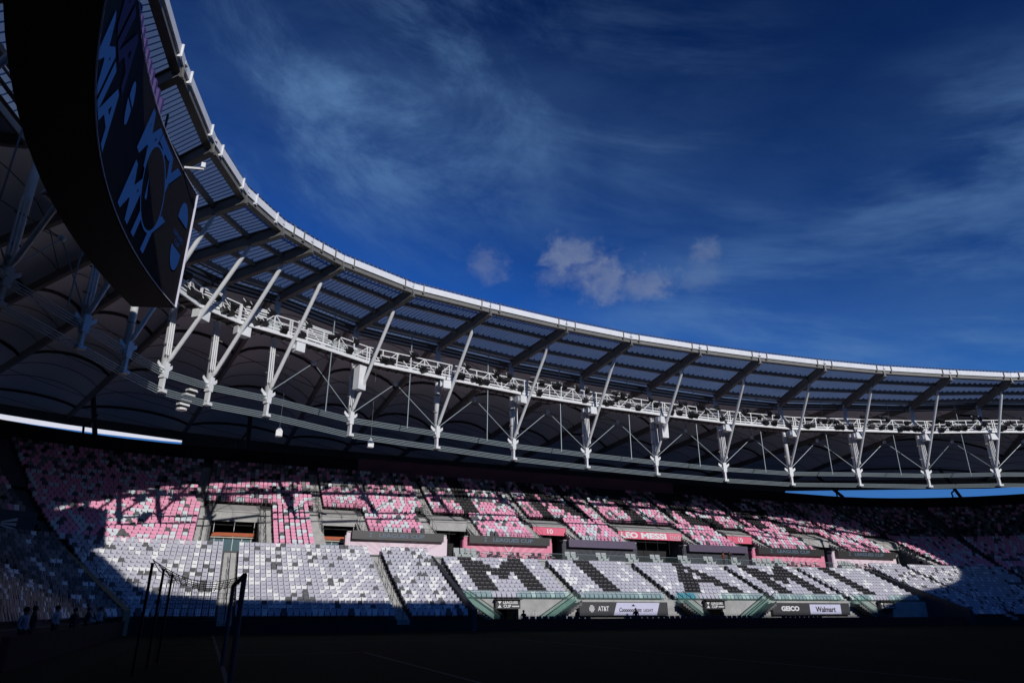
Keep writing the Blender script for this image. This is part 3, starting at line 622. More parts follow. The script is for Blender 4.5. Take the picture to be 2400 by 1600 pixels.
# ------------------------------------------------------------------ upper tunnels (vomitories)
BAN = {3: '10', 4: 'LEO', 5: '10'}
for i, (a, b_) in enumerate(VOM):
    m_ = (a + b_) / 2; w = b_ - a; nf = TOPN + 7.4 ; o7, z7 = UProw(7)
    r_ = root('tunnel_entrance', V(m_, TOPN + 5, 5.1), '%s tunnel entrance from left under the upper pink seats' % ordn(i + 1), 'tunnel entrance', 'tunnel entrances of the upper tier')
    mb = MB(); mb.hexa([V(a - .1, nf, z7 - 1.15), V(b_ + .1, nf, z7 - 1.15), V(b_ + .1, TOPN + o7 - .3, z7 - 1.15), V(a - .1, TOPN + o7 - .3, z7 - 1.15),
                        V(a - .1, nf, z7 - 1.0), V(b_ + .1, nf, z7 - 1.0), V(b_ + .1, TOPN + o7 - .3, z7 - 0.1), V(a - .1, TOPN + o7 - .3, z7 - .1)]); mb.build('roof_slab', concrete, r_)
    ban = banner_m if i in BAN else concrete
    mb = MB(); mb.hexa([V(a - .1, nf - .35, z7 - 2.15), V(b_ + .1, nf - .35, z7 - 2.15), V(b_ + .1, nf - .05, z7 - 2.15), V(a - .1, nf - .05, z7 - 2.15), V(a - .1, nf - .12, z7 - 1.2), V(b_ + .1, nf - .12, z7 - 1.2), V(b_ + .1, nf - .04, z7 - 1.2), V(a - .1, nf - .04, z7 - 1.2)]); mb.build('front_beam', ban, r_)
    for s_ in (a, b_):
        mb = MB(); q = .1 if s_ == a else -.1
        pts = [(TOPN + 4.2, 5.05), (TOPN + 4.2, UProw(0)[1] + .12), (nf, UProw(3)[1] + .2), (TOPN + o7 - .25, z7), (TOPN + o7 - .25, 5.05)]
        if i == 0 : pts[0] = (TOPN - .4, 5.05); pts[1] = (TOPN - .4, UProw(-6)[1] + .12)
        A = [V(s_ - q, n_, z_) for n_, z_ in pts]; B = [V(s_ + q * .3, n_, z_) for n_, z_ in pts]
        mb.poly(A); mb.poly(B[::-1])
        for k in range(5): mb.poly([A[k], B[k], B[(k + 1) % 5], A[(k + 1) % 5]])
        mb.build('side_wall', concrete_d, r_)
    if i in BAN:
        up = Vector((0, .23, .95))
        if BAN[i] == '10': put_text('10', V(m_, nf - .31, z7 - 1.98), (1, 0, 0), up, .62, .75, txt_white, r_, bold=.02)
        else:
            put_text('LEO', V(a + 1.5, nf - .34, z7 - 2.05), (1, 0, 0), up, .78, 2.5, txt_white, r_, bold=.05)
            put_text('MESSI', V(a + 5.2, nf - .34, z7 - 2.05), (1, 0, 0), up, .78, 3.9, txt_white, r_, bold=.05)
            put_text('STAND', V(a + 8.5, nf - .36, z7 - 1.98), (1, 0, 0), up, .45, 1.7, txt_white, r_, bold=.0)
            mb = MB(); 
            for zz in (z7 - 2.08, z7 - 1.36): mb.box(V(a + 8.5, nf - .34 + (zz - z7 + 2.1) * .23, zz), 1.75, .03, .03)
            mb.build('banner_frame', txt_white, r_)
    # guard rail on top, at the front of row seven
    mb = MB(); yy = TOPN + o7 - .35
    for h in (.35, .65, 1.0): mb.tube(V(a - 1.2, yy, z7 + h), V(b_ + 1.2, yy, z7 + h), .022, 5)
    for k in range(int(w) + 4): x_ = a - 1.2 + (w + 2.4) * k / (int(w) + 3); mb.tube(V(x_, yy, z7), V(x_, yy, z7 + 1.0), .025, 5)
    mb.build('guard_rail', dark_st, r_)
    # posts and cables in front of the opening
    mb = MB()
    for k in range(max(2, int(w / 1.4))): x_ = a + .3 + (w - .6) * k / max(1, int(w / 1.4) - 1); mb.tube(V(x_, nf - .2, 5.1), V(x_, nf - .2, z7 - 2.1), .03, 5)
    mb.build('opening_post', dark_st if i not in (0, 1) else white_st, r_)
    if i in (0, 1):
        mb = MB(); mb.box(V(m_, TOPN + 6.2, 7.15), w * .92, .15, .34); mb.build('inner_fascia', orange_m, r_)
        mb = MB(); mb.box(V(m_, TOPN + 6.1, 6.85), w * .94, .2, .1); mb.build('inner_ledge', mat('ledge', (.55, .5, .42), .7), r_)
        mb = MB(); mb.box(V(m_, TOPN + 6.3, 5.9), w * .92, .1, 1.7); mb.build('glazed_screen', teal_m, r_)
        mb = MB()
        for k in range(5): mb.box(V(a + .5 + (w - 1) * k / 4, TOPN + 6.2, 5.9), .05, .08, 1.7)
        mb.build('glazing_bar', white_st, r_)

# ------------------------------------------------------------------ hospitality boxes on the middle level
BOX = [(13.0, 22.9, 'pale', 1), (25.9, 35.7, 'pink', 1), (38.2, 47.3, 'dark', 0), (55.2, 64.4, 'dark', 0), (66.2, 77.6, 'pink', 1), (80.2, 91.4, 'pale', 1)]
for i, (a, b_, kd, tx) in enumerate(BOX):
    m_ = (a + b_) / 2; w = b_ - a
    wm, stp = {'pale': (palewall, stripe_w), 'pink': (pinkwall, stripe_p), 'dark': (charc, mat('charcoal_stripe', (.03, .034, .045), .5))}[kd]
    words = ['pale pink hospitality box with LEAGUES CUP board, nearest the left tunnels', 'bright pink hospitality box with LEAGUES CUP board left of first ten banner', 'dark hospitality box left of the LEO MESSI banner opening',
             'dark hospitality box right of the LEO MESSI banner opening', 'bright pink hospitality box with LEAGUES CUP board above second letter M', 'pale pink hospitality box with LEAGUES CUP board at the far right'][i]
    r_ = root('hospitality_box', V(m_, TOPN + 3.6, 5.1), words, 'hospitality box', 'hospitality boxes on the middle terrace')
    mb = MB(); mb.box(V(m_, TOPN + 3.75, 6.35), w + 1.0, .25, 2.5); mb.build('wall_panel', wm, r_)
    # fan of diagonal stripes, thin sheets proud of the wall
    mb = MB(); y_ = TOPN + 3.62
    for k in range(-4, 5):
        if k == 0: continue
        x0 = m_ + k * w * .035; x1 = m_ + k * w * .13; ww = .16
        mb.poly([V(x0 - ww, y_, 5.12), V(x0 + ww, y_, 5.12), V(x1 + ww * 1.8, y_, 7.0), V(x1 - ww * 1.8, y_, 7.0)])
    mb.build('wall_stripe', stp, r_)
    mb = MB(); mb.box(V(m_, TOPN + 3.3, 7.32), w, .5, .86); mb.build('fascia_board', board_m if tx else boardp, r_)
    mb = MB(); mb.box(V(m_, TOPN + 4.1, 7.66), w + .9, 1.1, .12); mb.build('ledge', concrete, r_)
    for s_ in (a - .5, b_ + .5):
        mb = MB(); mb.box(V(s_, TOPN + 4.1, 6.2), .18, .8, 2.2); mb.build('end_wall', wm if kd != 'dark' else charc, r_)
    if tx:
        put_text('LEAGUES CUP', V(m_ + .3, TOPN + 3.04, 7.13), (1, 0, 0), (0, 0, 1), .42, w * .5, txt_blue, r_, bold=.03)
        mb = MB(); cx = m_ - w * .31 
        for sg in (1, -1): mb.poly([V(cx, TOPN + 3.03, 7.34), V(cx + .2 * sg, TOPN + 3.03, 7.34 + .22), V(cx - .2 * sg, TOPN + 3.03, 7.34 + .22)][::1] if sg == 1 else [V(cx, TOPN + 3.03, 7.34), V(cx - .2, TOPN + 3.03, 7.12), V(cx + .2, TOPN + 3.03, 7.12)])
        mb.build('logo', txt_blue, r_)
    # rail with posts in front of first row above the board
    mb = MB(); yy = TOPN + 4.45
    for h in (.35, .65): mb.tube(V(a + 1.5, yy, 7.7 + h), V(b_ - 1.2, yy, 7.7 + h), .02, 5)
    for k in range(8): x_ = a + 1.5 + (w - 2.7) * k / 7; mb.tube(V(x_, yy, 7.7), V(x_, yy, 8.35), .022, 5)
    mb.build('guard_rail', dark_st, r_)
    if kd == 'pink':   # crossed white emblem on the wall
        mb = MB()
        for sg in (-1, 1):
            mb.bar(V(m_ + sg * .5, TOPN + 3.58, 6.75), V(m_ - sg * .05 + sg * .1, TOPN + 3.58, 6.1), .03, .09); mb.ball(V(m_ + sg * .55, TOPN + 3.56, 6.8), .1, n=8, sq=(1, .3, 1)); mb.bar(V(m_ + sg * .12, TOPN + 3.57, 6.1), V(m_ + sg * .12, TOPN + 3.57, 5.4), .03, .07)
        mb.build('emblem', txt_white, r_)
# furniture on the terrace
def chair_parts(m_a, m_b):
    mb = MB(); mb.box((0, 0, .45), .5, .48, .1); seat = mb.mesh('seat', m_a)
    mb = MB(); mb.hexa([(-.25, .20, .5), (.25, .20, .5), (.25, .26, .5), (-.25, .26, .5), (-.2, .3, .98), (.2, .3, .98), (.2, .35, .95), (-.2, .35, .95)]); back = mb.mesh('backrest', m_a)
    mb = MB(); mb.box((0, .02, .52), .44, .4, .05); cush = mb.mesh('cushion', m_b)
    mb = MB()
    for x in (-.22, .22):
        for y in (-.2, .2): mb.tube((x, y, 0), (x, y, .42), .02, 5)
    legs = mb.mesh('leg_frame', dark_st)
    return [('seat', seat), ('backrest', back), ('cushion', cush), ('leg_frame', legs)]
chairP = chair_parts(mat('chair_plum', (.05, .015, .035), .6), mat('chair_cushion', (.5, .42, .45), .7))
mb = MB(); mb.box((0, 0, .73), 1.0, .7, .05); tt = mb.mesh('table_top', white_st)
mb = MB(); mb.tube((0, 0, .02), (0, 0, .72), .05, 8); mb.tube((0, 0, 0), (0, 0, .03), .28, 10); tl = mb.mesh('pedestal', white_st)
def ARM():
    m_ = mat('armchair_grey', (.42, .44, .44), .7); mb = MB(); mb.box((0, 0, .3), .62, .6, .3); a = mb.mesh('seat', m_)
    mb = MB(); mb.hexa([(-.31, .2, .45), (.31, .2, .45), (.31, .3, .45), (-.31, .3, .45), (-.31, .34, 1.12), (.31, .34, 1.12), (.31, .42, 1.12), (-.31, .42, 1.12)]); b_ = mb.mesh('backrest', m_)
    mb = MB(); [mb.box((x, 0, .5), .07, .6, .22) for x in (-.33, .33)]; c = mb.mesh('armrest', m_)
    return [('seat', a), ('backrest', b_), ('armrest', c)]
armP = ARM()
def at(s_, n_, z_, rz=0, sc=1): return Matrix.Translation(V(s_, n_, z_)) @ Matrix.Rotation(rz, 4, 'Z') @ Matrix.Scale(sc, 4)
boxn = ['leftmost pale box', 'left pink box', 'left dark box', 'right dark box', 'right pink box', 'rightmost pale box']
for bi in (0, 1, 4, 5):
    a, b_ = BOX[bi][:2]; k = 0; cnt = {0: (16.4, 2), 1: (a + .9, 4), 4: (a + .4, 4), 5: (a + .4, 3)}[bi]; x = cnt[0]
    for t_ in range(cnt[1]):
        for sx_ in (0, 1.62 if bi else 1.5):
            k += 1; inst('terrace_chair', chairP, at(x + sx_, TOPN + 2.6, 5.1, random.uniform(-.5, .5)), 'plum terrace chair with pale cushion, %s from left before the %s' % (ordn(k), boxn[bi]), 'chair', 'plum chairs on the middle terrace')
        inst('terrace_table', [('table_top', tt), ('pedestal', tl)], at(x + .8, TOPN + 2.4, 5.1), 'white terrace table, %s from left before the %s' % (ordn(t_ + 1), boxn[bi]), 'table', 'tables on the middle terrace')
        x += 2.45
k = 0
for x in [23.9, 25.0 + .1] + [30.2 + 0 * q for q in ()] + [37.2, 41.2, 45.2, 48.6, 52.6, 56.4, 60.2, 64.0, 65.6, 67.6, 78.6, 79.6]:
    if 49 < x < 49.1: continue
    k += 1
    for q in (0, 1):
        if x + .72 * q > 98: continue
        inst('terrace_armchair', armP, at(x + .74 * q, TOPN + 1.3, 5.1, math.pi * 0), '%s armchair of the %s grey armchair pair from left on the middle terrace' % (('left', 'right')[q], ordn(k)), 'armchair', 'grey armchairs behind the terrace balustrade')
# glass balustrades
def balustrade(name, u0, u1, o, z, h, label, step=1.5):
    r_ = root(name, V(*bowl(u0, o)[:2], z), label, 'balustrade')
    nseg = max(1, int((u1 - u0) / step))
    for k in range(nseg):
        a = bowl(u0 + (u1 - u0) * k / nseg + .02, o); b_ = bowl(u0 + (u1 - u0) * (k + 1) / nseg - .02, o); mb = MB()
        mb.bar(V(a[0], a[1], z + h / 2), V(b_[0], b_[1], z + h / 2), .02, h); mb.build('glass_panel', clear_m if name == 'glass_balustrade' and z > 3 else glass_m, r_)
    mb = MB(); us = ustep(u0, u1)
    for p, q in zip(us[:-1], us[1:]): A = bowl(p, o); B = bowl(q, o); mb.tube(V(A[0], A[1], z + h + .02), V(B[0], B[1], z + h + .02), .02, 5)
    mb.build('top_rail', cable_m, r_)
balustrade('glass_balustrade', 23.2, 80, -.9, 5.1, .62, 'long low glass balustrade along the middle terrace edge above MIAMI letters', 2.4)
for a, b_, w in ((21.2, 24.0, 'left of the first lower tunnel'), (26.6, 32.0, 'right of the first lower tunnel'), (33.4, 42.6, 'above the AT&T board'), (44.2, 47.0, 'left of the second lower tunnel'), (49.7, 55.4, 'right of the second lower tunnel'), (57.2, 66.9, 'above the GEICO board'), (68.6, 71.5, 'left of the third lower tunnel'), (74.1, 79.4, 'right of the third lower tunnel')):
    balustrade('glass_balustrade', a, b_, wo + .12, wz + .1, .75, 'green glass balustrade under the letter seats ' + w, 1.35)
# lower tunnel signs, boards, wall numbers, glass stairs
WN = TOPN + wo
for i, (a, b_) in enumerate(LV):
    r_ = root('tunnel_sign', V((a + b_) / 2, WN - .35, wz - .2), '%s black and white LEAGUES CUP sign over a lower tunnel mouth' % ordn(i + 1), 'sign', 'signs over the lower tunnels')
    mb = MB(); mb.box(V((a + b_) / 2, WN - .28, wz - .33), b_ - a, .3, .78); mb.build('sign_board', ad_dark, r_)
    mb = MB(); mb.box(V((a + b_) / 2, WN - .42, wz + .08), b_ - a + .15, .65, .06); mb.build('canopy', dark_st, r_)
    put_text('LEAGUES', V((a + b_) / 2 + .2, WN - .45, wz - .30), (1, 0, 0), (0, 0, 1), .26, 1.45, txt_white, r_, bold=.03)
    put_text('CUP', V((a + b_) / 2 - .1, WN - .45, wz - .62), (1, 0, 0), (0, 0, 1), .26, .75, txt_white, r_, bold=.03)
    mb = MB(); cx = a + .36
    mb.poly([V(cx, WN - .445, wz - .32), V(cx + .2, WN - .445, wz - .06), V(cx - .2, WN - .445, wz - .06)]); mb.poly([V(cx, WN - .445, wz - .36), V(cx - .2, WN - .445, wz - .62), V(cx + .2, WN - .445, wz - .62)])
    mb.box(V((a + b_) / 2 + .72, WN - .45, wz - .5), .7, .02, .1); mb.build('logo', txt_white, r_)
def glyph(pts_list, m_, r_, nm):
    mb = MB()
    for p in pts_list: mb.poly(p)
    return mb.build(nm, m_, r_)
r_ = root('advertising_board', V(37.3, WN - .3, 0), 'dark board reading AT&T with pale slanted LIGHT panel under letter I', 'advertising board')
mb = MB(); mb.box(V(37.6, WN - .2, .12), 9.9, .3, 1.24); mb.build('board', ad_dark, r_)
put_text('AT&T', V(35.2, WN - .37, -.08), (1, 0, 0), (0, 0, 1), .44, 1.2, txt_white, r_, bold=.02)
mb = MB(); c = V(33.95, WN - .37, .14)
for k in range(6):
    h = -.27 + k * .108; w = math.sqrt(max(.001, .31 ** 2 - h * h)); mb.box(c + Vector((-.03 * (k % 2), 0, h)), 2 * w * .95, .03, .065)
mb.build('globe_logo', txt_white, r_)
mb = MB(); mb.hexa([V(36.3, WN - .38, -.45), V(41.2, WN - .38, -.45), V(41.2, WN - .36, -.45), V(36.3, WN - .36, -.45), V(36.7, WN - .38, .68), V(41.6, WN - .38, .68), V(41.6, WN - .36, .68), V(36.7, WN - .36, .68)]); mb.build('pale_panel', ad_white, r_)
put_text('Cooooooooors', V(38.2, WN - .40, -.16), (1, 0, 0), (0, 0, 1), .40, 2.5, txt_black, r_, bold=.01, shear=.25)
put_text('LIGHT', V(40.25, WN - .40, -.14), (1, 0, 0), (0, 0, 1), .26, 1.1, txt_black, r_)
glyph([[V(38.3, WN - .395, .36), V(38.8, WN - .395, .36), V(38.55, WN - .395, .56)]], txt_black, r_, 'mountain_logo')
r_ = root('advertising_board', V(61, WN - .3, 0), 'dark board reading GEICO beside a pale panel reading Walmart', 'advertising board')
mb = MB(); mb.box(V(61.4, WN - .2, .12), 11.0, .3, 1.24); mb.build('board', ad_dark, r_)
put_text('GEICO', V(58.3, WN - .37, -.08), (1, 0, 0), (0, 0, 1), .5, 2.5, txt_white, r_, bold=.05)
mb = MB(); mb.box(V(63.3, WN - .37, .1), 4.5, .04, 1.0); mb.build('pale_panel', ad_white, r_)
put_text('Walmart', V(63.3, WN - .40, -.18), (1, 0, 0), (0, 0, 1), .55, 2.9, txt_black, r_, bold=.02)
for x, s_, w in ((22.7, '122', 'left of the first lower tunnel'), (28.3, '121\n122', 'right of the first lower tunnel'), (42.0, '120', 'beside the pale slanted panel'), (45.2, '118\n119', 'left of the second lower tunnel'), (52.9, '117', 'right of the second lower tunnel'), (70.2, '115', 'left of the third lower tunnel'), (66.9, '116', 'beside the Walmart panel')):
    if s_ in ('120', '116'): x += -.1
    me_ = put_text(s_, V(x, WN - .015, -.9 if '\n' in s_ else -.55), (1, 0, 0), (0, 0, 1), .75 if '\n' in s_ else .38, .7, txt_grey, None, name='block_number', extrude=.01)
    tag(me_, 'pale block number lettering on the concrete wall ' + w, 'lettering')
def stair(x0, x1, label):
    """flight against the wall from height wz at x0 down to the surround at x1"""
    r_ = root('glass_staircase', V((x0 + x1) / 2, WN - .9, GZ), label, 'staircase', 'glass sided staircases below the letter blocks')
    n_ = 13; mb = MB(); d = (x1 - x0) / n_; y0, y1 = WN - 1.3, WN - .05
    top = wz
    for k in range(n_):
        z_ = top - (top - GZ) * (k + 1) / (n_ + 1); xa_, xb_ = sorted((x0 + d * k, x0 + d * (k + 1)))
        mb.hexa([V(xa_, y0, z_ - .28), V(xb_, y0, z_ - .28), V(xb_, y1, z_ - .28), V(xa_, y1, z_ - .28), V(xa_, y0, z_), V(xb_, y0, z_), V(xb_, y1, z_), V(xa_, y1, z_)])
    mb.build('steps', concrete_d, r_)
    for y_ in (y0 - .04, y1 - .1):
        A = [V(x0, y_, top + .0), V(x1, y_, GZ + .1), V(x1, y_, GZ + 1.1), V(x0, y_, top + .95)]
        mb = MB(); mb.hexa([A[0], A[1], A[1] + Vector((0, .02, 0)), A[0] + Vector((0, .02, 0)), A[3], A[2], A[2] + Vector((0, .02, 0)), A[3] + Vector((0, .02, 0))]); mb.build('glass_panel', glass_m, r_)
        mb = MB(); mb.bar(A[3], A[2], .06, .07); mb.bar(A[0], A[1], .05, .12); mb.build('handrail', dark_st, r_)
stair(20.9, 24.6, 'green glass staircase falling right beside the dark sloping wall')
stair(32.4, 28.6, 'green glass staircase falling left of the AT&T board')
stair(43.8, 47.2, 'green glass staircase falling right towards the second lower tunnel')
stair(55.6, 51.6, 'green glass staircase falling left of the GEICO board')
stair(67.5, 71.5, 'green glass staircase falling right towards the third lower tunnel')
# dark armchairs and people along the pitch side
mb = MB(); mb.box((0, 0, .35), .58, .55, .25); s1 = mb.mesh('seat', black_m)
mb = MB(); mb.hexa([(-.27, -.02, .3), (.27, -.02, .3), (.27, .1, .3), (-.27, .1, .3), (-.22, .1, 1.1), (.22, .1, 1.1), (.22, .18, 1.1), (-.22, .18, 1.1)]); s2_ = mb.mesh('backrest', black_m)
pitchP = [('seat', s1), ('backrest', s2_)]
k = 0
for a, b_ in ((26.2, 32.6), (36.6, 51.0), (55.3, 60.5)):
    x = a
    while x < b_:
        k += 1
        inst('pitchside_chair', pitchP, at(x, 59.3, GZ), 'black padded bench seat, %s from left in the pitch side row' % ordn(k) if k < 45 else 'black padded bench seat at the right of the pitch side row', 'bench seat', 'padded seats along the pitch side')
        x += .62
# ------------------------------------------------------------------ people
def person(x, y, z, rz, pose, top_m, leg_m, label, h=1.75):
    me = bpy.data.meshes.new('body')
    S = h / 1.75
    J = {'pel': (0, 0, .95), 'chest': (0, -.01, 1.28), 'neck': (0, 0, 1.48), 'head': (0, -.02, 1.60), 'crown': (0, 0, 1.72),
         'hipL': (-.11, 0, .9), 'hipR': (.11, 0, .9), 'kneL': (-.12, -.04, .5), 'kneR': (.13, 0, .5), 'ankL': (-.13, .02, .08), 'ankR': (.14, .05, .08), 'toeL': (-.14, -.14, .04), 'toeR': (.16, -.1, .04),
         'shL': (-.2, 0, 1.42), 'shR': (.2, 0, 1.42), 'elL': (-.27, .03, 1.14), 'elR': (.27, .03, 1.14), 'wrL': (-.25, -.12, .92), 'wrR': (.25, -.12, .92)}
    if pose == 'camera': J.update(elR=(.3, -.16, 1.3), wrR=(.14, -.34, 1.5), elL=(-.28, -.14, 1.25), wrL=(-.06, -.34, 1.46))
    if pose == 'sit': J.update(pel=(0, .05, .5), hipL=(-.11, 0, .5), hipR=(.11, 0, .5), kneL=(-.13, -.42, .52), kneR=(.13, -.42, .52), ankL=(-.13, -.4, .08), ankR=(.14, -.4, .08), toeL=(-.14, -.56, .04), toeR=(.15, -.56, .04),
                               chest=(0, .06, .85), neck=(0, .02, 1.05), head=(0, -.01, 1.18), crown=(0, 0, 1.3), shL=(-.2, .05, .98), shR=(.2, .05, .98), elL=(-.26, -.02, .72), elR=(.26, -.02, .72), wrL=(-.12, -.28, .62), wrR=(.12, -.28, .62))
    names = list(J); idx = {n_: i for i, n_ in enumerate(names)}
    E = [('pel', 'chest'), ('chest', 'neck'), ('neck', 'head'), ('head', 'crown'), ('pel', 'hipL'), ('pel', 'hipR'), ('hipL', 'kneL'), ('hipR', 'kneR'), ('kneL', 'ankL'), ('kneR', 'ankR'), ('ankL', 'toeL'), ('ankR', 'toeR'),
         ('chest', 'shL'), ('chest', 'shR'), ('shL', 'elL'), ('shR', 'elR'), ('elL', 'wrL'), ('elR', 'wrR')]
    Rr = dict(pel=.14, chest=.15, neck=.055, head=.095, crown=.07, hipL=.1, hipR=.1, kneL=.065, kneR=.065, ankL=.045, ankR=.045, toeL=.04, toeR=.04, shL=.07, shR=.07, elL=.048, elR=.048, wrL=.038, wrR=.038)
    me.from_pydata([Vector(J[n_]) * S for n_ in names], [(idx[a], idx[b_]) for a, b_ in E], [])
    ob = bpy.data.objects.new('body', me); C.objects.link(ob)
    sk = ob.modifiers.new('skin', 'SKIN'); ob.modifiers.new('sub', 'SUBSURF').levels = 1
    for n_ in names: me.skin_vertices[0].data[idx[n_]].radius = (Rr[n_] * S, Rr[n_] * S)
    me.skin_vertices[0].data[idx['pel']].use_root = True
    dg = bpy.context.evaluated_depsgraph_get(); m2_ = bpy.data.meshes.new_from_object(ob.evaluated_get(dg)); bpy.data.objects.remove(ob)
    m2_.materials.clear()
    for q in (top_m, leg_m, skin_m): m2_.materials.append(q)
    ph = J['pel'][2] * S; nk = J['neck'][2] * S
    for p in m2_.polygons:
        c = p.center; p.use_smooth = True
        hand = (c - Vector(J['wrL']) * S).length < .07 or (c - Vector(J['wrR']) * S).length < .07
        p.material_index = 2 if (c.z > nk + .02 or hand) else (0 if c.z > ph + .05 and abs(c.y) < .5 and not (pose == 'sit' and c.y < -.32) else 1)
    rt = bpy.data.objects.new('person', None); C.objects.link(rt); rt.matrix_world = at(x, y, z, rz); tag(rt, label, 'person')
    b_ = bpy.data.objects.new('body', m2_); C.objects.link(b_); b_.parent = rt
    mb = MB(); hd = Vector(J['head']) * S; mb.ball(hd + Vector((0, .025, .055)), .112, n=10, sq=(.95, 1, .95)); me3 = mb.mesh('hair', black_m, True); hh = bpy.data.objects.new('hair', me3); C.objects.link(hh); hh.parent = rt
    mb = MB()
    for sx_ in (-.035, .035): mb.ball(hd + Vector((sx_, -.092, .01)), .013, n=6)
    mb.ball(hd + Vector((0, -.105, -.02)), .02, n=6); mb.ball(hd + Vector((0, -.09, -.055)), .022, n=6, sq=(1, .4, .35)); me4 = mb.mesh('face_features', mat('lip', (.16, .07, .05), .6)); f_ = bpy.data.objects.new('face_features', me4); C.objects.link(f_); f_.parent = rt
    if pose == 'camera':
        mb = MB(); mb.box(Vector((.04, -.4, 1.5)) * S, .16, .1, .11); mb.tube(Vector((.04, -.44, 1.5)) * S, Vector((.04, -.6, 1.5)) * S, .05, 8)
        cm = bpy.data.objects.new('handheld_camera', mb.mesh('handheld_camera', black_m)); C.objects.link(cm); cm['label'] = 'black camera held up by the standing person on the middle terrace'; cm['category'] = 'camera'; cm.matrix_world = at(x, y, z, rz)
    return rt
person(59.0, 72.4, 5.1, .2, 'stand', cloth_b, cloth_d, 'person standing on the middle terrace in a rust top and dark trousers')
person(59.9, 72.3, 5.1, -.3, 'camera', cloth_d, cloth_d, 'person on the middle terrace in dark clothes raising a camera with both hands')
person(24.9, 59.0, GZ, 1.3, 'stand', cloth_d, cloth_d, 'person bending by the pitch side below the LEAGUES CUP sign, dark clothes', 1.7)
person(25.9, 59.3, GZ, 0, 'stand', cloth_d, cloth_d, 'person in dark clothes standing just right of another at the first tunnel', 1.6)
person(31.5, 59.8, GZ, .4, 'stand', cloth_d, cloth_d, 'person in dark clothes standing left of the AT&T board', 1.75)
person(38.0, 60.2, GZ, -.2, 'stand', cloth_d, cloth_d, 'person in dark clothes standing before the pale Coors panel', 1.8)
person(48.0, 60.0, GZ, .2, 'stand', cloth_d, cloth_d, 'person in dark clothes beside the second lower tunnel mouth', 1.75)
for i, (x, y, rz, mm, lb) in enumerate(((-5.9, 31.0, 1.2, cloth_w, 'in pale clothes nearest the left frame edge'), (-6.3, 34.6, 1.6, cloth_d, 'in dark clothes second from left'), (-6.1, 38.2, 1.4, cloth_w, 'in pale clothes third from left'), (-6.0, 42.5, 1.1, cloth_d, 'in dark clothes fourth from left'),
                                  (-5.9, 46.2, 1.5, cloth_d, 'in dark clothes fifth from left'), (-5.7, 49.5, 1.2, cloth_w, 'in pale clothes nearest the tan sloping wall'))):
    person(x, y, GZ, rz, 'stand', mm, cloth_d, 'person ' + lb + ' behind the shaded pitch boards', 1.72 + .05 * (i % 3))

# ------------------------------------------------------------------ pitch boards round the field
r_ = root('led_boards', V(20, 58, GZ), 'long dark electronic boards along the far touchline', 'advertising board')
for k in range(20):
    a = 2 + k * 4.6; mb = MB(); mb.box(V(a + 2.27, 57.6, GZ + .45), 4.54, .2, .9); mb.build('board_panel', led_dim, r_)
r_ = root('led_boards', V(-5, 40, GZ), 'dark electronic boards behind the goal at far left', 'advertising board')
for k in range(9):
    a = 24.5 + k * 3.6; mb = MB(); s0 = -5.05 if a < 50 else -5.05 + (a - 50) * .9; mb.box(V(-5.0, a + 1.77, GZ + .45), .2, 3.54, .9); mb.build('board_panel', led_dim, r_)
# ------------------------------------------------------------------ goal and net
gp = mat('goal_post', (.12, .13, .16), .5)
r_ = root('football_goal', V(G0, GC, GZ), 'goal with drooping net and one post showing at lower left', 'goal')
for n_ in (GC - 3.66, GC + 3.66): mb = MB(); mb.tube(V(G0, n_, GZ), V(G0, n_, GZ + 2.34), .06, 10); mb.build('post', gp, r_)
mb = MB(); mb.tube(V(G0, GC - 3.72, GZ + 2.34), V(G0, GC + 3.72, GZ + 2.34), .06, 10); mb.build('crossbar', gp, r_)
mb = MB()
def netp(i, j, k_=12):      # side net of the far post drooping back to the poles
    t_ = i / k_; return V(G0 - 1.95 * t_, GC + 3.66, 0) + Vector((0, 0, 0))
SAG = lambda t_: .74 - .20 * math.sin(math.pi * t_) + .30 * t_ ** 2
for n_ in (GC - 3.5, GC - 1.7, GC, GC + 1.8, GC + 3.66):
    pts = [V(G0 - 1.95 * t_ / 14, n_, SAG(t_ / 14)) for t_ in range(15)]; mb.path(pts, .012, 4)
for t_ in range(0, 15): mb.path([V(G0 - 1.95 * t_ / 14, GC - 3.6 + 7.2 * q / 6, SAG(t_ / 14) - .1 * math.sin(math.pi * q / 6)) for q in range(7)], .009, 4)
for t_ in range(0, 29): q = t_ / 28; mb.tube(V(G0 - 1.95 * q, GC + 3.66, GZ), V(G0 - 1.95 * q, GC + 3.66, SAG(q)), .006, 4)
for h in range(1, 16):
    zz = GZ + h * .15
    mb.tube(V(G0, GC + 3.66, zz), V(G0 - 1.95, GC + 3.66, zz), .005, 4)
mb.build('net', net_m, r_, kind='stuff')
for i, (s_, n_) in enumerate(((-1.52, 22.0), (-1.35, 24.5), (-1.20, 27.0))):
    o_z = [1.17, 1.13, 1.10][i]
    mb = MB(); mb.tube(V(s_, n_, GZ), V(s_, n_, o_z), .038, 8); mb.tube(V(s_, n_, o_z), V(s_, n_, o_z + .04), .048, 8); tag(mb.build('net_pole', black_m), '%s of the three black net poles behind the goal' % ['leftmost and tallest looking', 'middle', 'rightmost'][i], 'pole', 'net poles behind the goal')

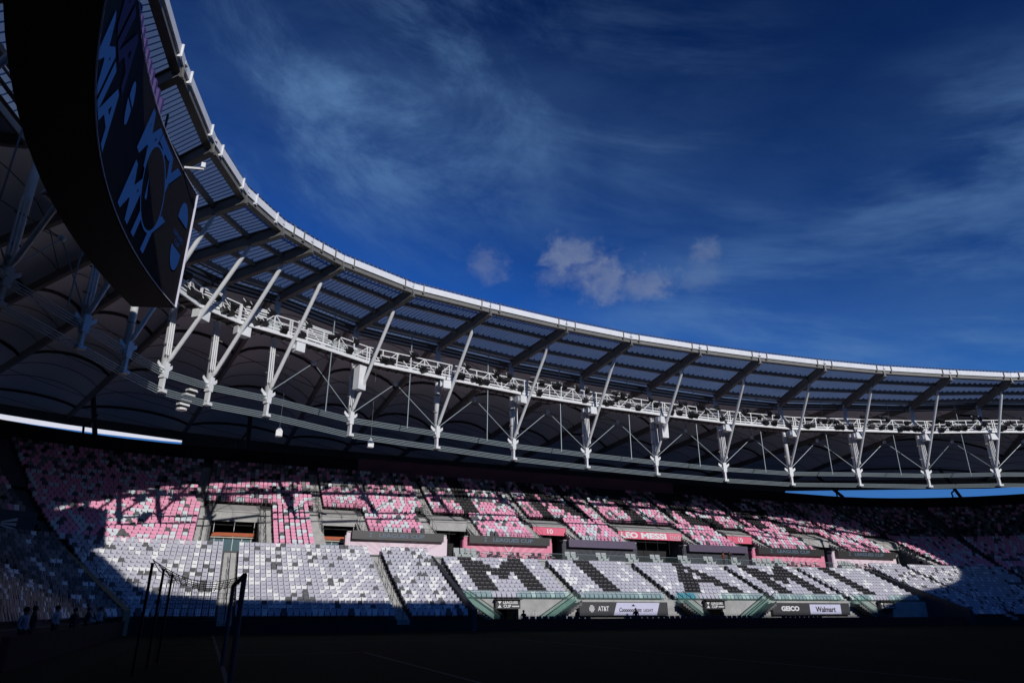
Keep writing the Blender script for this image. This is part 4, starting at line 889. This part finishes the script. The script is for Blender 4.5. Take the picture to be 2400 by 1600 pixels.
# ------------------------------------------------------------------ roof
HJ, HN = 27.4, 16.3
pairs = [((-5.3, 33.4), (-12.3, 40.5)), ((-3.7, 39.7), (-9.4, 46.2)), ((-1.5, 44.9), (-7.4, 50.3)), ((1.3, 48.5), (-5.3, 54.1)), ((3.7, 50.4), (-2.2, 56.5)), ((6.5, 52.3), (2.3, 58.2)), ((13.3, 55.2), (9.9, 62.4)), ((21.3, 56.5), (18.8, 64.4)),
         ((30.1, 57.6), (27.9, 66.4)), ((38.1, 58.1), (37.3, 67.4)), ((46.9, 57.9), (47.0, 68.0)), ((54.9, 57.4), (57.2, 68.2)), ((63.9, 56.5), (67.0, 67.3)), ((72.1, 55.2), (75.5, 64.4)), ((80.9, 53.1), (84.6, 61.6)), ((89.0, 50.9), (92.0, 57.4)),
         ((96.2, 47.4), (101.5, 54.0)), ((101.8, 43.0), (109.0, 48.5)), ((105.8, 37.0), (115.0, 40.0)), ((107.8, 29.5), (118.0, 31.0))]
NEARL = [(-4.0, 16.0), (-1.2, 10.8), (1.5, 6.0), (3.4, 1.5), (5.0, -2.8), (7.2, -6.0), (11.5, -8.2)]   # near left corner of the opening
NC = 24.5
mir = lambda p: (p[0], 2 * NC - p[1])
left_mid = [((-6.3, 27.5), (-14.6, 31.0)), ((-5.8, 21.6), (-14.6, 19.0))]
def near(p, base):
    q = mir(p)
    return (q[0], min(q[1], base)) if 14 < q[0] < 82 else q
nr_ = [(near(a, -8.9), near(b_, -18.5)) for a, b_ in pairs]
for i_, q_ in enumerate(NEARL):
    a, b_ = nr_[i_]; nr_[i_] = (q_, (q_[0] + b_[0] - a[0], q_[1] + b_[1] - a[1]))
ring = left_mid[:1] + pairs + nr_[::-1] + left_mid[1:]
def outer_pt(N):
    ds = N[0] - 46; dn = N[1] - NC; sg = 1 if ds > 0 else -1
    if abs(dn) > 20:
        x = abs(ds) * 1.05 + .5 * max(0, abs(ds) - 38) ** 1.5
        x = min(x, 100); nn = 94 * (1 - (x / 122) ** 2.5) ** (1 / 2.5); return 46 + sg * x, 21 + (nn if dn > 0 else -nn)
    y = dn * 1.9; x = 122 * (1 - (abs(y) / 94) ** 2.5) ** (1 / 2.5); return 46 + sg * x, 21 + y
RK = []
for J, N in ring:
    J = Vector(J); N = Vector(N); O = Vector(outer_pt(N)); RK.append((J, N, O))
NB_ = len(RK)
roof = root('stadium_canopy', V(46, 24, HJ), 'ring roof canopy with ribbed glazed inner band, white edge, pale tensile bays and cable trusses', 'roof')
def L2(a, b_, t_): return a + (b_ - a) * t_
def V2(p, z): return V(p.x, p.y, z)
def zin(t_): return HJ - 0.9 * t_
VISK = range(0, 20)
for k in range(NB_):
    J, N, O = RK[k]; J2, N2, O2 = RK[(k + 1) % NB_]; vis = k in VISK
    B, B2 = L2(J, N, 1.2), L2(J2, N2, 1.2)
    # glazed, ribbed sheets
    cuts_ = (0.0, .34, .66, .97, 1.2) if vis else (0, 1.2)
    for t0, t1 in zip(cuts_[:-1], cuts_[1:]):
        mb = MB(); nr = max(8, int((J2 - J).length / .36)) if vis else 1
        for q in range(nr):
            for f0, f1, h0, h1 in (((0, .80, 0, 0), (.80, .87, 0, -.05), (.87, .93, -.05, -.05), (.93, 1, -.05, 0)) if vis else ((0, 1, 0, 0),)):
                e0, e1 = (q + f0) / nr, (q + f1) / nr
                a = L2(L2(J, B, t0 / 1.2), L2(J2, B2, t0 / 1.2), e0); b_ = L2(L2(J, B, t0 / 1.2), L2(J2, B2, t0 / 1.2), e1)
                c = L2(L2(J, B, t1 / 1.2), L2(J2, B2, t1 / 1.2), e1); d = L2(L2(J, B, t1 / 1.2), L2(J2, B2, t1 / 1.2), e0)
                mb.poly([V2(a, zin(t0) + h0), V2(b_, zin(t0) + h1), V2(c, zin(t1) + h1), V2(d, zin(t1) + h0)])
        mb.build('roof_sheet', panel_m, roof)
    if vis:
        for t_ in (.34, .66, .97):
            a = V2(L2(J, N, t_), zin(t_) - .32); b_ = V2(L2(J2, N2, t_), zin(t_) - .32); mb = MB(); mb.bar(a, b_, .28, .36); 
            mb.build('purlin', bounce_st, roof)
            mb = MB(); cnt = max(4, int((b_ - a).length / .68))
            for q in range(cnt):
                p = a.lerp(b_, (q + .5) / cnt) + Vector((0, 0, .24)); mb.box(p, .07, .3, .2)
            mb.build('purlin_cleats', dark_st, roof, kind='stuff')
    # radial beam of the glazed band
    mb = MB(); a = V2(L2(J, N, -.02), HJ - .55); b_ = V2(L2(J, N, 1.05), zin(1.05) - .75); mb.bar(a, b_, .16, .95); mb.bar(a - Vector((0, 0, .48)), b_ - Vector((0, 0, .48)), .42, .07); mb.bar(a + Vector((0, 0, .44)), b_ + Vector((0, 0, .44)), .42, .07)
    mb.build('radial_beam', grey_st, roof)
    # inner edge: white fascia, dark edge beam behind, grating on top
    d = (J2 - J).normalized(); inn = Vector((d.y, -d.x)); cc = Vector((46, NC)) - J
    if inn.dot(cc) < 0: inn = -inn
    e = d * .04
    mb = MB(); mb.bar(V2(J + inn * .1 + e, HJ - .02), V2(J2 + inn * .1 - e, HJ - .02), .12, .56); mb.build('fascia_panel', white_st, roof)
    if vis:
        mb = MB(); mb.bar(V2(J - inn * .22 + e, HJ - .42), V2(J2 - inn * .22 - e, HJ - .42), .5, .5); mb.build('edge_beam', grey_st, roof)
        mb = MB(); L = (J2 - J).length; mb.bar(V2(J + inn * .0, HJ + .50), V2(J2 + inn * .0, HJ + .50), .05, .05)
        cnt = int(L / .45)
        for q in range(cnt): p = L2(J, J2, (q + .5) / cnt); mb.box(V2(p, HJ + .40), .1, .1, .16)
        mb.build('edge_grating', dark_st, roof)
        for tq in (1.0 / L, 1 - 1.0 / L):
            p = L2(J, J2, tq) + inn * .2; mb = MB(); ax = (Vector((d.x, d.y, 0)), Vector((inn.x, inn.y, 0)), Vector((0, 0, 1))); mb.box(V2(p, HJ - .02), .07, .12, .8, ax); mb.box(V2(p - inn * .15, HJ - .42), .2, .3, .18, ax); mb.build('gutter_bracket', white_st if k < 4 else grey_st, roof)
    # tensile bay: barrel vault from N outwards
    A, A2 = L2(J, N, 1.2), L2(J2, N2, 1.2); RN, TN = (10, 8) if vis else (2, 4); G = []
    for i in range(RN + 1):
        t_ = i / RN; row = []
        for j in range(TN + 1):
            q = j / TN; p = L2(L2(A, O, t_), L2(A2, O2, t_), q); w = (L2(A, O, t_) - L2(A2, O2, t_)).length
            row.append(V2(p, 26.1 - 1.6 * t_ + min(3.4, .17 * w) * (4 * q * (1 - q)) ** .8 * min(1, (1.001 - t_) * 4)))
        G.append(row)
    mb = MB(); n1_ = TN + 1
    for row in G: mb.v += [tuple(p) for p in row]
    for i in range(RN):
        for j in range(TN): mb.f.append((i * n1_ + j, i * n1_ + j + 1, (i + 1) * n1_ + j + 1, (i + 1) * n1_ + j)); mb.m.append(0)
    mb.build('membrane_bay', membr, roof, smooth=True)
    mb = MB(); mb.poly([V2(A2, 25.6), V2(A, 25.6)] + [p + Vector((0, 0, .02)) for p in G[0]]); mb.build('gable_infill', membr, roof)
    mb = MB(); mb.bar(V2(A, 25.9), V2(O, 24.3), .35, .9); mb.build('membrane_beam', grey_st, roof)
    if vis:
        for i in range(11):
            mb = MB(); mb.path([p - Vector((0, 0, .14)) for p in G[i]], .035 if i % 3 else (.17 if i else .22), 6); mb.build('arch_rib', dark_st, roof)
        mb = MB(); P = [G[i][TN // 2] for i in range(RN + 1)]
        for i in range(1, 10, 2): mb.tube(G[i][0], G[i + 1][TN] - Vector((0, 0, .1)), .035, 4)
        mb.build('tie_rod', dark_st, roof)
        # pipes bundled under the join of glazing and membrane
        for q in range(6):
            t_ = 1.0 + q * .035; mb = MB(); mb.tube(V2(L2(J, N, t_), 25.95 - (q % 2) * .28 - q * .05), V2(L2(J2, N2, t_), 25.95 - (q % 2) * .28 - q * .05), .075, 6); mb.build('ring_pipe', dark_st if q % 2 else grey_st, roof)
    # outer edge strip
    zf = lambda q: 23.3 if q < 6 else (22.6 if q > 15 else 21.3)
    mb = MB(); mb.bar(V2(O, (zf(k) + 24.7) / 2), V2(O2, (zf(k) + 24.7) / 2), .3, 24.7 - zf(k)); mb.build('outer_fascia', grey_st, roof)
    # mast, strut, node and cables
    if vis:
        out = (N - J).normalized(); tan_ = Vector((out.y, -out.x))
        mb = MB(); mb.tube(V2(N + out * .15, HN + .6), V2(N + out * .35, 25.7), .26, 12); mst = mb.build('mast', white_st, roof, smooth=True)
        if k % 5 != 3:
            for q in (0, 1, 2):
                p = N + tan_ * (-.42 + .2 * q) * (1 if k < 9 else -1) - out * .28; mb = MB(); mb.tube(V2(p, HN + 1.3), V2(p + out * .2, 21.3), .06, 6); mb.build('pipe', white_st, mst)
        for zz in (HN + 2.2, HN + 4.0): mb = MB(); mb.box(V2(N, zz), 1.1, .12, .09, (Vector((tan_.x, tan_.y, 0)), Vector((out.x, out.y, 0)), Vector((0, 0, 1)))); mb.build('clamp', grey_st, mst)
        S = L2(J, N, .30); a = V2(N - out * .1, HN + .75); b_ = V2(S, 26.1); dd = b_ - a
        mb = MB(); mb.tube(a, a + dd * .04, .07, 10, .16); mb.tube(a + dd * .04, a + dd * .93, .16, 12); mb.tube(a + dd * .93, b_, .16, 10, .08); mb.build('strut', white_st, roof, smooth=False)
        mb = MB(); ax = (Vector((tan_.x, tan_.y, 0)), Vector((out.x, out.y, 0)), Vector((0, 0, 1)))
        mb.box(V2(N, HN + .2), .42, .5, 1.15, ax); mb.box(V2(N, HN + .05), .6, .3, .22, ax); mb.box(V2(N, HN - .85), .2, .4, 1.2, ax); mb.box(V2(N - out * .15, HN - 1.4), .5, .45, .22, ax)
        for sg in (-1, 1): q0 = V2(N, HN + .3); mb.hexa([q0 + Vector((tan_.x, tan_.y, 0)) * sg * .2 - Vector((0, 0, .25)), q0 + Vector((tan_.x, tan_.y, 0)) * sg * .72 + Vector((0, 0, .25)), q0 + Vector((tan_.x, tan_.y, 0)) * sg * .72 + Vector((out.x * .08, out.y * .08, .25)), q0 + Vector((tan_.x, tan_.y, 0)) * sg * .2 + Vector((out.x * .08, out.y * .08, -.25)),
                                                   q0 + Vector((tan_.x, tan_.y, 0)) * sg * .2 + Vector((0, 0, .15)), q0 + Vector((tan_.x, tan_.y, 0)) * sg * .68 + Vector((0, 0, .5)), q0 + Vector((tan_.x, tan_.y, 0)) * sg * .68 + Vector((out.x * .08, out.y * .08, .5)), q0 + Vector((tan_.x, tan_.y, 0)) * sg * .2 + Vector((out.x * .08, out.y * .08, .15))])
        mb.build('node', white_st, roof)
        dN = (N2 - N).normalized(); on = Vector((-dN.y, dN.x)); 
        for zz in (HN, HN - 1.4):
            for q in range(4): off = on * (-.15 + .1 * q); mb = MB(); mb.tube(V2(N + off, zz + .2 - q * .12), V2(N2 + off, zz + .2 - q * .12), .038, 5, caps=False); mb.build('ring_cable', cable_m, roof)
        M_ = (N + N2) / 2 + (out + (N2 - J2).normalized()).normalized() * .4; zs = 20.8
        if (N2 - N).length > 6:
            for P in (N, N2): mb = MB(); mb.tube(V2(P, HN + .6), V2(M_, zs), .045, 5); mb.build('stay_rod', cable_m, roof)
            mb = MB(); mb.ball(V2(M_, zs), .24, n=10); mb.build('rod_joint', white_st, roof, smooth=True)
            for P in (A, A2): mb = MB(); mb.tube(V2(M_, zs), V2(L2(P, (O if P is A else O2), .12), 25.6), .03, 5); mb.build('upper_rod', dark_st, roof)
            Mh = (N + N2) / 2 - out * 1.8
            mb = MB(); mb.tube(V2(Mh, HN - .4), V2(Mh, 25.8), .05, 6); mb.build('hanger_pole', cable_m, roof)
    # leaning supports standing on the bowl rim
    if vis and k in (2, 4, 6, 14, 16, 18):
        pass
scr_o = mat('lit_screen_sheet', (.8, .8, .84), .6, var=.02)
mb = MB(); strip(mb, -60, 40, 50, 25.2, 50, 27.6); mb.build('outer_screen', scr_o, roof)
mb = MB(); strip(mb, 80, 130, 50, 27.0, 50, 27.6); mb.build('outer_screen', scr_o, roof)
# roof supports rising from the rim wall
rimz = RIM
for u in (-26, -17, -8.5, 2, 100, 110, 120, 130):
    a = bowl(u, ob_ + .2); b_ = bowl(u, ob_ + 9); r_ = root('roof_support', V(a[0], a[1], rimz), 'dark steel support on bowl rim, %s sky gap, %s from left' % ('left' if u < 50 else 'right', ordn([-26, -17, -8.5, 2].index(u) + 1 if u < 50 else [100, 110, 120, 130].index(u) + 1)), 'support', 'steel supports in the sky gaps')
    q = V(a[0], a[1], rimz); top = V(b_[0], b_[1], 26)
    mb = MB(); mb.tube(q, q.lerp(top, .9), .28, 8); mb.build('column', dark_st, r_)
    mb = MB(); t_ = Vector((a[2][1], -a[2][0], 0)); mb.path([q - t_ * 1.2, q - t_ * 1.3 + Vector((0, 0, .8)), q - t_ * .7 + Vector((0, 0, 1.3)), q - t_ * .2 + Vector((0, 0, 2.4))], .14, 6); mb.build('bracket', dark_st, r_)

# ------------------------------------------------------------------ lighting catwalk
cat = root('lighting_catwalk', V(30, 64, 21.5), 'white truss catwalk hung under the roof, carrying black floodlights', 'catwalk')
CZ = 21.55
mbF = MB(); mbF.box((0, 0, 0), .58, .34, .42); mbF.hexa([(-.3, -.34, -.22), (.3, -.34, -.22), (.25, -.15, -.18), (-.25, -.15, -.18), (-.3, -.34, .22), (.3, -.34, .22), (.25, -.15, .18), (-.25, -.15, .18)]); fl_a = mbF.mesh('housing', black_m)
mbF = MB(); mbF.bar((-.3, 0, 0), (-.3, 0, .42), .03, .05, up=Vector((0, 1, 0))); mbF.bar((.3, 0, 0), (.3, 0, .42), .03, .05, up=Vector((0, 1, 0))); mbF.bar((-.3, 0, .42), (.3, 0, .42), .05, .03); fl_b = mbF.mesh('bracket', white_st)
mbF = MB(); mbF.box((0, -.345, 0), .5, .012, .36); fl_c = mbF.mesh('lens', mat('lens_grey', (.14, .18, .20), .15, var=0))
fl_big = [('housing', fl_a), ('bracket', fl_b), ('lens', fl_c)]
mbF = MB(); mbF.box((0, 0, 0), .82, .72, .80); sp_a = mbF.mesh('cabinet', white_st)
mbF = MB(); mbF.hexa([(-.75, -.3, -.35), (-.45, -.12, -.12), (-.45, .12, -.12), (-.75, .3, -.35), (-.75, -.3, .3), (-.45, -.12, .12), (-.45, .12, .12), (-.75, .3, .3)]); sp_b = mbF.mesh('horn', white_st)
mbF = MB(); mbF.box((0, 0, .62), .1, .1, .45); sp_c = mbF.mesh('hanger', dark_st)
bayno = 0
for k in range(1, 19):
    J, N, O = RK[k]; J2, N2, O2 = RK[k + 1]; c0 = L2(N, J, .24); c1 = L2(N2, J2, .24); o0 = L2(N, J, .10); o1 = L2(N2, J2, .10)
    L = (c1 - c0).length; d = (c1 - c0).normalized(); inn = (J - N).normalized(); D3 = Vector((d.x, d.y, 0)); up = Vector((0, 0, 1))
    mb = MB(); mb.bar(V2(c0, CZ), V2(c1, CZ), .16, .30); mb.bar(V2(c0, CZ + .34), V2(c1, CZ + .34), .08, .12); mb.build('inner_chord', white_st, cat)
    mb = MB(); mb.bar(V2(o0, CZ), V2(o1, CZ), .12, .24); mb.bar(V2(o0, CZ + 1.35), V2(o1, CZ + 1.35), .06, .06); mb.build('outer_chord', white_st, cat)
    mb = MB(); mb.hexa([V2(c0, CZ - .04), V2(c1, CZ - .04), V2(o1, CZ - .04), V2(o0, CZ - .04), V2(c0, CZ + .0), V2(c1, CZ + .0), V2(o1, CZ + .0), V2(o0, CZ + .0)]); mb.build('walkway_grating', dark_st, cat)
    mb = MB()
    for q in range(int(L / .9) + 1): p = L2(c0, c1, q * .9 / L); p2 = L2(o0, o1, min(1, q * .9 / L)); mb.bar(V2(p, CZ - .12), V2(p2, CZ - .12), .08, .1)
    mb.build('cross_member', grey_st, cat, kind='stuff')
    n_ = max(2, int(L / 1.45)); 
    for q in range(n_ + 1):
        t_ = min(.985, max(.015, q / n_)); p = L2(c0, c1, t_); mb = MB(); mb.bar(V2(p, CZ), V2(p, CZ + 1.5), .10, .10, up=Vector((inn.x, inn.y, 0))); mb.build('post', white_st, cat)
        p = L2(o0, o1, t_); mb = MB(); mb.bar(V2(p, CZ), V2(p, CZ + 1.35), .06, .06, up=Vector((inn.x, inn.y, 0))); mb.build('post', white_st, cat)
    for zz, ww in ((CZ + 1.5, .09), (CZ + 1.0, .045), (CZ + .66, .045)): mb = MB(); mb.bar(V2(c0, zz), V2(c1, zz), ww, ww); mb.build('handrail', white_st, cat)
    for q in range(n_):
        p = L2(c0, c1, (q + .05) / n_); p2 = L2(c0, c1, (q + .95) / n_)
        if q % 2 == (k % 2): p, p2 = p2, p
        mb = MB(); mb.bar(V2(p, CZ + 1.45), V2(p2, CZ + .15), .07, .07); mb.build('brace', white_st, cat)
    if k in (4, 5, 6):      # slatted pale plant screens and cabinets near the left
        for q in range(7): mb = MB(); mb.bar(V2(L2(c0, c1, .08), CZ + .45 + q * .2) + Vector((0, 0, 0)), V2(L2(c0, c1, .5), CZ + .45 + q * .2), .03, .09); mb.build('screen_slat', white_st, cat)
        for q in range(4):
            mb = MB(); mb.box(V2(L2(L2(c0, c1, .58 + q * .1), L2(o0, o1, .58 + q * .1), .5), CZ + .55), .42, .42, .9, (D3, Vector((inn.x, inn.y, 0)), up)); mb.build('cabinet', mat('pale_cabinet', (.45, .50, .50), .5), cat)
    # floodlights
    bayno += 1; cnt = 0
    base = math.atan2(-inn.y, -inn.x) + math.pi / 2
    nf_ = 16 if k > 6 else 7
    where = 'catwalk bay right of strut %s' % ('one two three four five six seven eight nine ten eleven twelve thirteen fourteen fifteen sixteen'.split()[k - 3]) if k > 2 else 'shaded bay ' + ('', 'left of the scoreboard', 'behind the scoreboard')[k]
    for q in range(nf_):
        if random.random() < .22: continue
        t_ = (.10 + .84 * q / nf_ + random.uniform(-.03, .03)); lvl = random.random() < .4
        p = L2(c0, c1, t_) + inn * (.28 if lvl else .05); zz = CZ + (.42 if lvl else random.choice((1.66, 1.62, 1.1))) + random.uniform(-.1, .12)
        M = Matrix.Translation(V2(p, zz)) @ Matrix.Rotation(base + random.uniform(-.5, .5), 4, 'Z') @ Matrix.Rotation(random.uniform(.35, .8), 4, 'X')
        cnt += 1
        inst('floodlight', fl_big, M, '%s black floodlight from left, %s' % (ordn(cnt), where), 'floodlight', 'floodlights on the catwalk')
    if k > 3:
        p = L2(c0, c1, .94) + inn * .1 if k > 6 else L2(c0, c1, .12)
        M = Matrix.Translation(V2(p, CZ - .75)) @ Matrix.Rotation(math.atan2(d.y, d.x) + random.uniform(-.1, .25), 4, 'Z')
        inst('loudspeaker', [('cabinet', sp_a), ('horn', sp_b), ('hanger', sp_c)], M, 'white box loudspeaker with horn under the catwalk, %s from the left' % ordn(k - 3), 'loudspeaker', 'white loudspeakers under the catwalk')
    if k in (6, 11, 17):
        p = L2(c0, c1, .02 if k != 6 else .98) - inn * .6; mb = MB(); M = (D3, Vector((inn.x, inn.y, 0)), up); mb.box(V2(p, CZ - 1.5), .85, .7, 2.3, M); mb.box(V2(p, CZ - .25), 1.2, .2, .1, M)
        tag(mb.build('hanging_cabinet', white_st), 'tall white cabinet hanging below the catwalk beside a mast, %s from left' % {6: 'first', 11: 'second', 17: 'third'}[k], 'cabinet', 'tall white cabinets under the catwalk')
# curved array loudspeaker and two pendants near the left masts
r_ = root('line_array', V(-5.2, 55.2, 15), 'curved black and white stack of loudspeakers hanging under the leftmost bright cable node', 'loudspeaker')
J, N, O = RK[5]
base_p = V2(N + Vector((-1.1, 1.2)), HN + .1)
p = base_p.copy(); ang = .1
for q in range(9):
    mb = MB(); ax = (Vector((.8, .6, 0)), Vector((-.6, .8, 0)) , Vector((0, 0, 1))); mb.box(p, .85, .5, .16, ax); mb.build('speaker_module', white_st if q % 2 else black_m, r_)
    ang += .09; p = p + Vector((-math.cos(ang * 1.6) * .12, 0, -.2))
mb = MB(); mb.tube(p + Vector((0, 0, -.05)), p + Vector((0, 0, .1)), .4, 12); mb.build('end_cap', white_st, r_)
for (x, y, z, lb) in ((3.8, 62.5, 14.5, 'white lantern pendant on a thin cable, left of two below the ring cables'), (12.6, 66.0, 15.0, 'white lantern pendant on a thin cable, right of two below the ring cables')):
    r_ = root('pendant_lamp', V(x, y, z), lb, 'lamp')
    mb = MB(); mb.box(V(x, y, z), .55, .55, .5); mb.build('lamp_body', white_st, r_); mb = MB(); mb.tube(V(x, y, z + .25), V(x, y, z + .7), .3, 8, .05); mb.build('lamp_cap', white_st, r_); mb = MB(); mb.tube(V(x, y, z + .7), V(x, y, 25.5), .02, 4); mb.build('cable', dark_st, r_)

# ------------------------------------------------------------------ scoreboard
sb = root('scoreboard', V(-6, 26, 16), 'huge curved black video screen with blue MTY lettering and crest, hung from the roof', 'scoreboard')
SZ0, SZ1, SN0, SN1 = 12.0, 17.6, 10.6, 30.05; LAM = 1.32   # the screen is laid out at two thirds size and scaled by LAM
def sc(n_): return -4.62 + .0168 * (n_ - 20.3) ** 2
def scp(n_, z_, off=0.0):
    dd = 2 * .0168 * (n_ - 20.3); nr = Vector((1, -dd)).normalized(); return V((sc(n_) + nr.x * off) * LAM, (n_ + nr.y * off) * LAM, z_ * LAM)
NS = 20
def scur(mb, n0, n1, z0, z1, off, seg=12, mi=0):
    for q in range(seg):
        a = n0 + (n1 - n0) * q / seg; b_ = n0 + (n1 - n0) * (q + 1) / seg; mb.poly([scp(a, z0, off), scp(b_, z0, off), scp(b_, z1, off), scp(a, z1, off)], mi)
mb = MB(); scur(mb, SN0, SN1, SZ0, SZ1, 0, NS); mb.build('screen_face', scr_dark, sb)
mb = MB()
for q in range(NS):
    a = SN0 + (SN1 - SN0) * q / NS; b_ = SN0 + (SN1 - SN0) * (q + 1) / NS; D = -1.75
    mb.poly([scp(a, SZ0 - .03, -.02), scp(b_, SZ0 - .03, -.02), scp(b_, SZ0 - .03, D), scp(a, SZ0 - .03, D)][::-1]); mb.poly([scp(a, SZ1 + .03, -.02), scp(b_, SZ1 + .03, -.02), scp(b_, SZ1 + .03, D), scp(a, SZ1 + .03, D)]); mb.poly([scp(a, SZ0 - .03, D), scp(b_, SZ0 - .03, D), scp(b_, SZ1 + .03, D), scp(a, SZ1 + .03, D)])
for e_ in (SN0, SN1): mb.poly([scp(e_, SZ0 - .03, -.02), scp(e_, SZ1 + .03, -.02), scp(e_, SZ1 + .03, -1.75), scp(e_, SZ0 - .03, -1.75)])
mb.build('housing', house_m, sb)
mb = MB(); P = lambda z_: [scp(SN0 + (SN1 - SN0) * q / NS, z_, .03) for q in range(NS + 1)]
for z_ in (SZ0, SZ1): mb.path(P(z_), .028, 4)
mb.bar(scp(SN1 + .02, SZ0, .02), scp(SN1 + .02, SZ1, .02), .12, .12, up=Vector((0, 1, 0))); mb.bar(scp(SN0, SZ0, .02), scp(SN0, SZ1, .02), .1, .1, up=Vector((0, 1, 0))); mb.build('frame', frame_m, sb)
def screen_text(body, n_c, z0, h, w, m_, shear=0.0, bold=.04, nm='screen_lettering', rot=0.0):
    me = text_mesh(body, h, w, .0, bold, shear, nm)
    for v in me.vertices:
        x, y = v.co.x, v.co.y
        if rot: x, y = x * math.cos(rot) - y * math.sin(rot), x * math.sin(rot) + y * math.cos(rot)
        v.co = scp(n_c + x, z0 + y, .035)
    me.materials.append(m_); return add(nm, me, sb)
screen_text('MTY', 25.6, 14.95, 2.35, 5.0, scr_blue, shear=.55, bold=.03)
screen_text('MTY', 25.0, 12.35, 2.25, 5.0, scr_blue, shear=.55, bold=.03)
screen_text('MIA', 18.0, 14.7, 2.4, 4.6, scr_dim, shear=.55, bold=.03)
screen_text('MIA', 17.4, 12.2, 2.2, 4.6, scr_blue, shear=.55, bold=.03)
screen_text('LEAGUES\nCUP', 29.0, 14.35, .6, 1.05, scr_blue, bold=.0)
def ell(cn, cz, rn, rz_, m_, a0=0, a1=360, off=.05, ring_=None, nm='crest'):
    mb = MB(); K = 28; pts = [(cn + rn * math.cos(math.radians(a0 + (a1 - a0) * q / K)), cz + rz_ * math.sin(math.radians(a0 + (a1 - a0) * q / K))) for q in range(K + 1)]
    if ring_:
        for (a, b_), (c, d) in zip(pts[:-1], pts[1:]):
            f = 1 - ring_; mb.poly([scp(a, b_, off), scp(c, d, off), scp(cn + (c - cn) * f, cz + (d - cz) * f, off), scp(cn + (a - cn) * f, cz + (b_ - cz) * f, off)])
    else: mb.poly([scp(a, b_, off) for a, b_ in pts])
    return mb.build(nm, m_, sb)
ell(25.6, 14.9, 1.25, 1.75, scr_dark, nm='crest_field', off=.055); ell(25.6, 14.9, 1.3, 1.8, scr_blue, ring_=.06, off=.06); 
screen_text('M', 25.6, 14.1, 1.4, 1.3, scr_blue, bold=.02, nm='crest_letter')
for v in sb.children:
    if v.name.startswith('crest_letter'):
        for q in v.data.vertices: q.co.x += .035
ell(29.1, 15.55, .5, .95, scr_blue, 0, 180, nm='logo_half'); ell(29.0, 14.2, .5, .95, scr_blue, 180, 360, nm='logo_half')
ell(21.2, 15.35, .32, .8, scr_blue, 0, 180, nm='logo_half'); ell(21.1, 15.2, .32, .8, scr_blue, 180, 360, nm='logo_half')
for n_ in (13, 18, 23, 28): mb = MB(); mb.tube(scp(n_, SZ1, -1), V(-7.6 if n_ < 26 else -6.0, n_ * LAM, 26.5), .07, 6); mb.build('hanger_rod', dark_st, sb)
mb = MB(); 
for q in range(10):
    n_ = 20.6 + q * .52; p = scp(n_, SZ1 + .35, -.3); mb.tube(p, p + Vector((.0, 0, 1.05)), .2, 8); mb.ball(p + Vector((0, 0, 1.05)), .2, n=8)
mb.build('purple_sleeves', purple_m, sb)
mb = MB(); mb.bar(scp(28.1, SZ1 + .06, .1), scp(28.1, SZ1 + .06, .9), .12, .12); mb.box(scp(28.1, SZ1 + .22, .85), .22, .3, .3); tag(mb.build('screen_camera', white_st), 'small white camera on a bracket on top of the scoreboard screen', 'camera')
# dark box with MIAMI lettering behind the left end seats
r_ = root('end_stand_box', V(-18, 60, 5.2), 'shaded hospitality box in the left end stand with MIAMI lettering and winged emblem', 'hospitality box')
mb = MB(); strip(mb, -31, -13.4, 2.6, 5.0, 2.6, 7.7); strip(mb, -31, -13.4, 2.6, 7.7, 4.4, 7.7); mb.build('wall_panel', charc, r_)
a = bowl(-19.0, 2.5); d = a[2]; put_text('MIAMI', V(a[0], a[1], 6.2), (d[1], -d[0], 0), (0, 0, 1), .85, 3.4, txt_grey, r_, bold=.03, shear=.2)
a = bowl(-16.0, 2.5); d = a[2]; xd = Vector((d[1], -d[0], 0)); c = V(a[0], a[1], 6.55); mb = MB()
for sg in (-1, 1):
    for q in (-1, 0, 1): mb.hexa([c + xd * sg * .3 + Vector((0, 0, q * .12 - .04)), c + xd * sg * 1.5 + Vector((0, 0, q * .42 - .1)), c + xd * sg * 1.5 + Vector((-d[0] * .02, -d[1] * .02, q * .42 - .1)), c + xd * sg * .3 + Vector((-d[0] * .02, -d[1] * .02, q * .12 - .04)),
                                  c + xd * sg * .3 + Vector((0, 0, q * .12 + .06)), c + xd * sg * 1.5 + Vector((0, 0, q * .42 + .14)), c + xd * sg * 1.5 + Vector((-d[0] * .02, -d[1] * .02, q * .42 + .14)), c + xd * sg * .3 + Vector((-d[0] * .02, -d[1] * .02, q * .12 + .06))])
mb.build('winged_emblem', txt_grey, r_)
print('objects', len(bpy.data.objects))
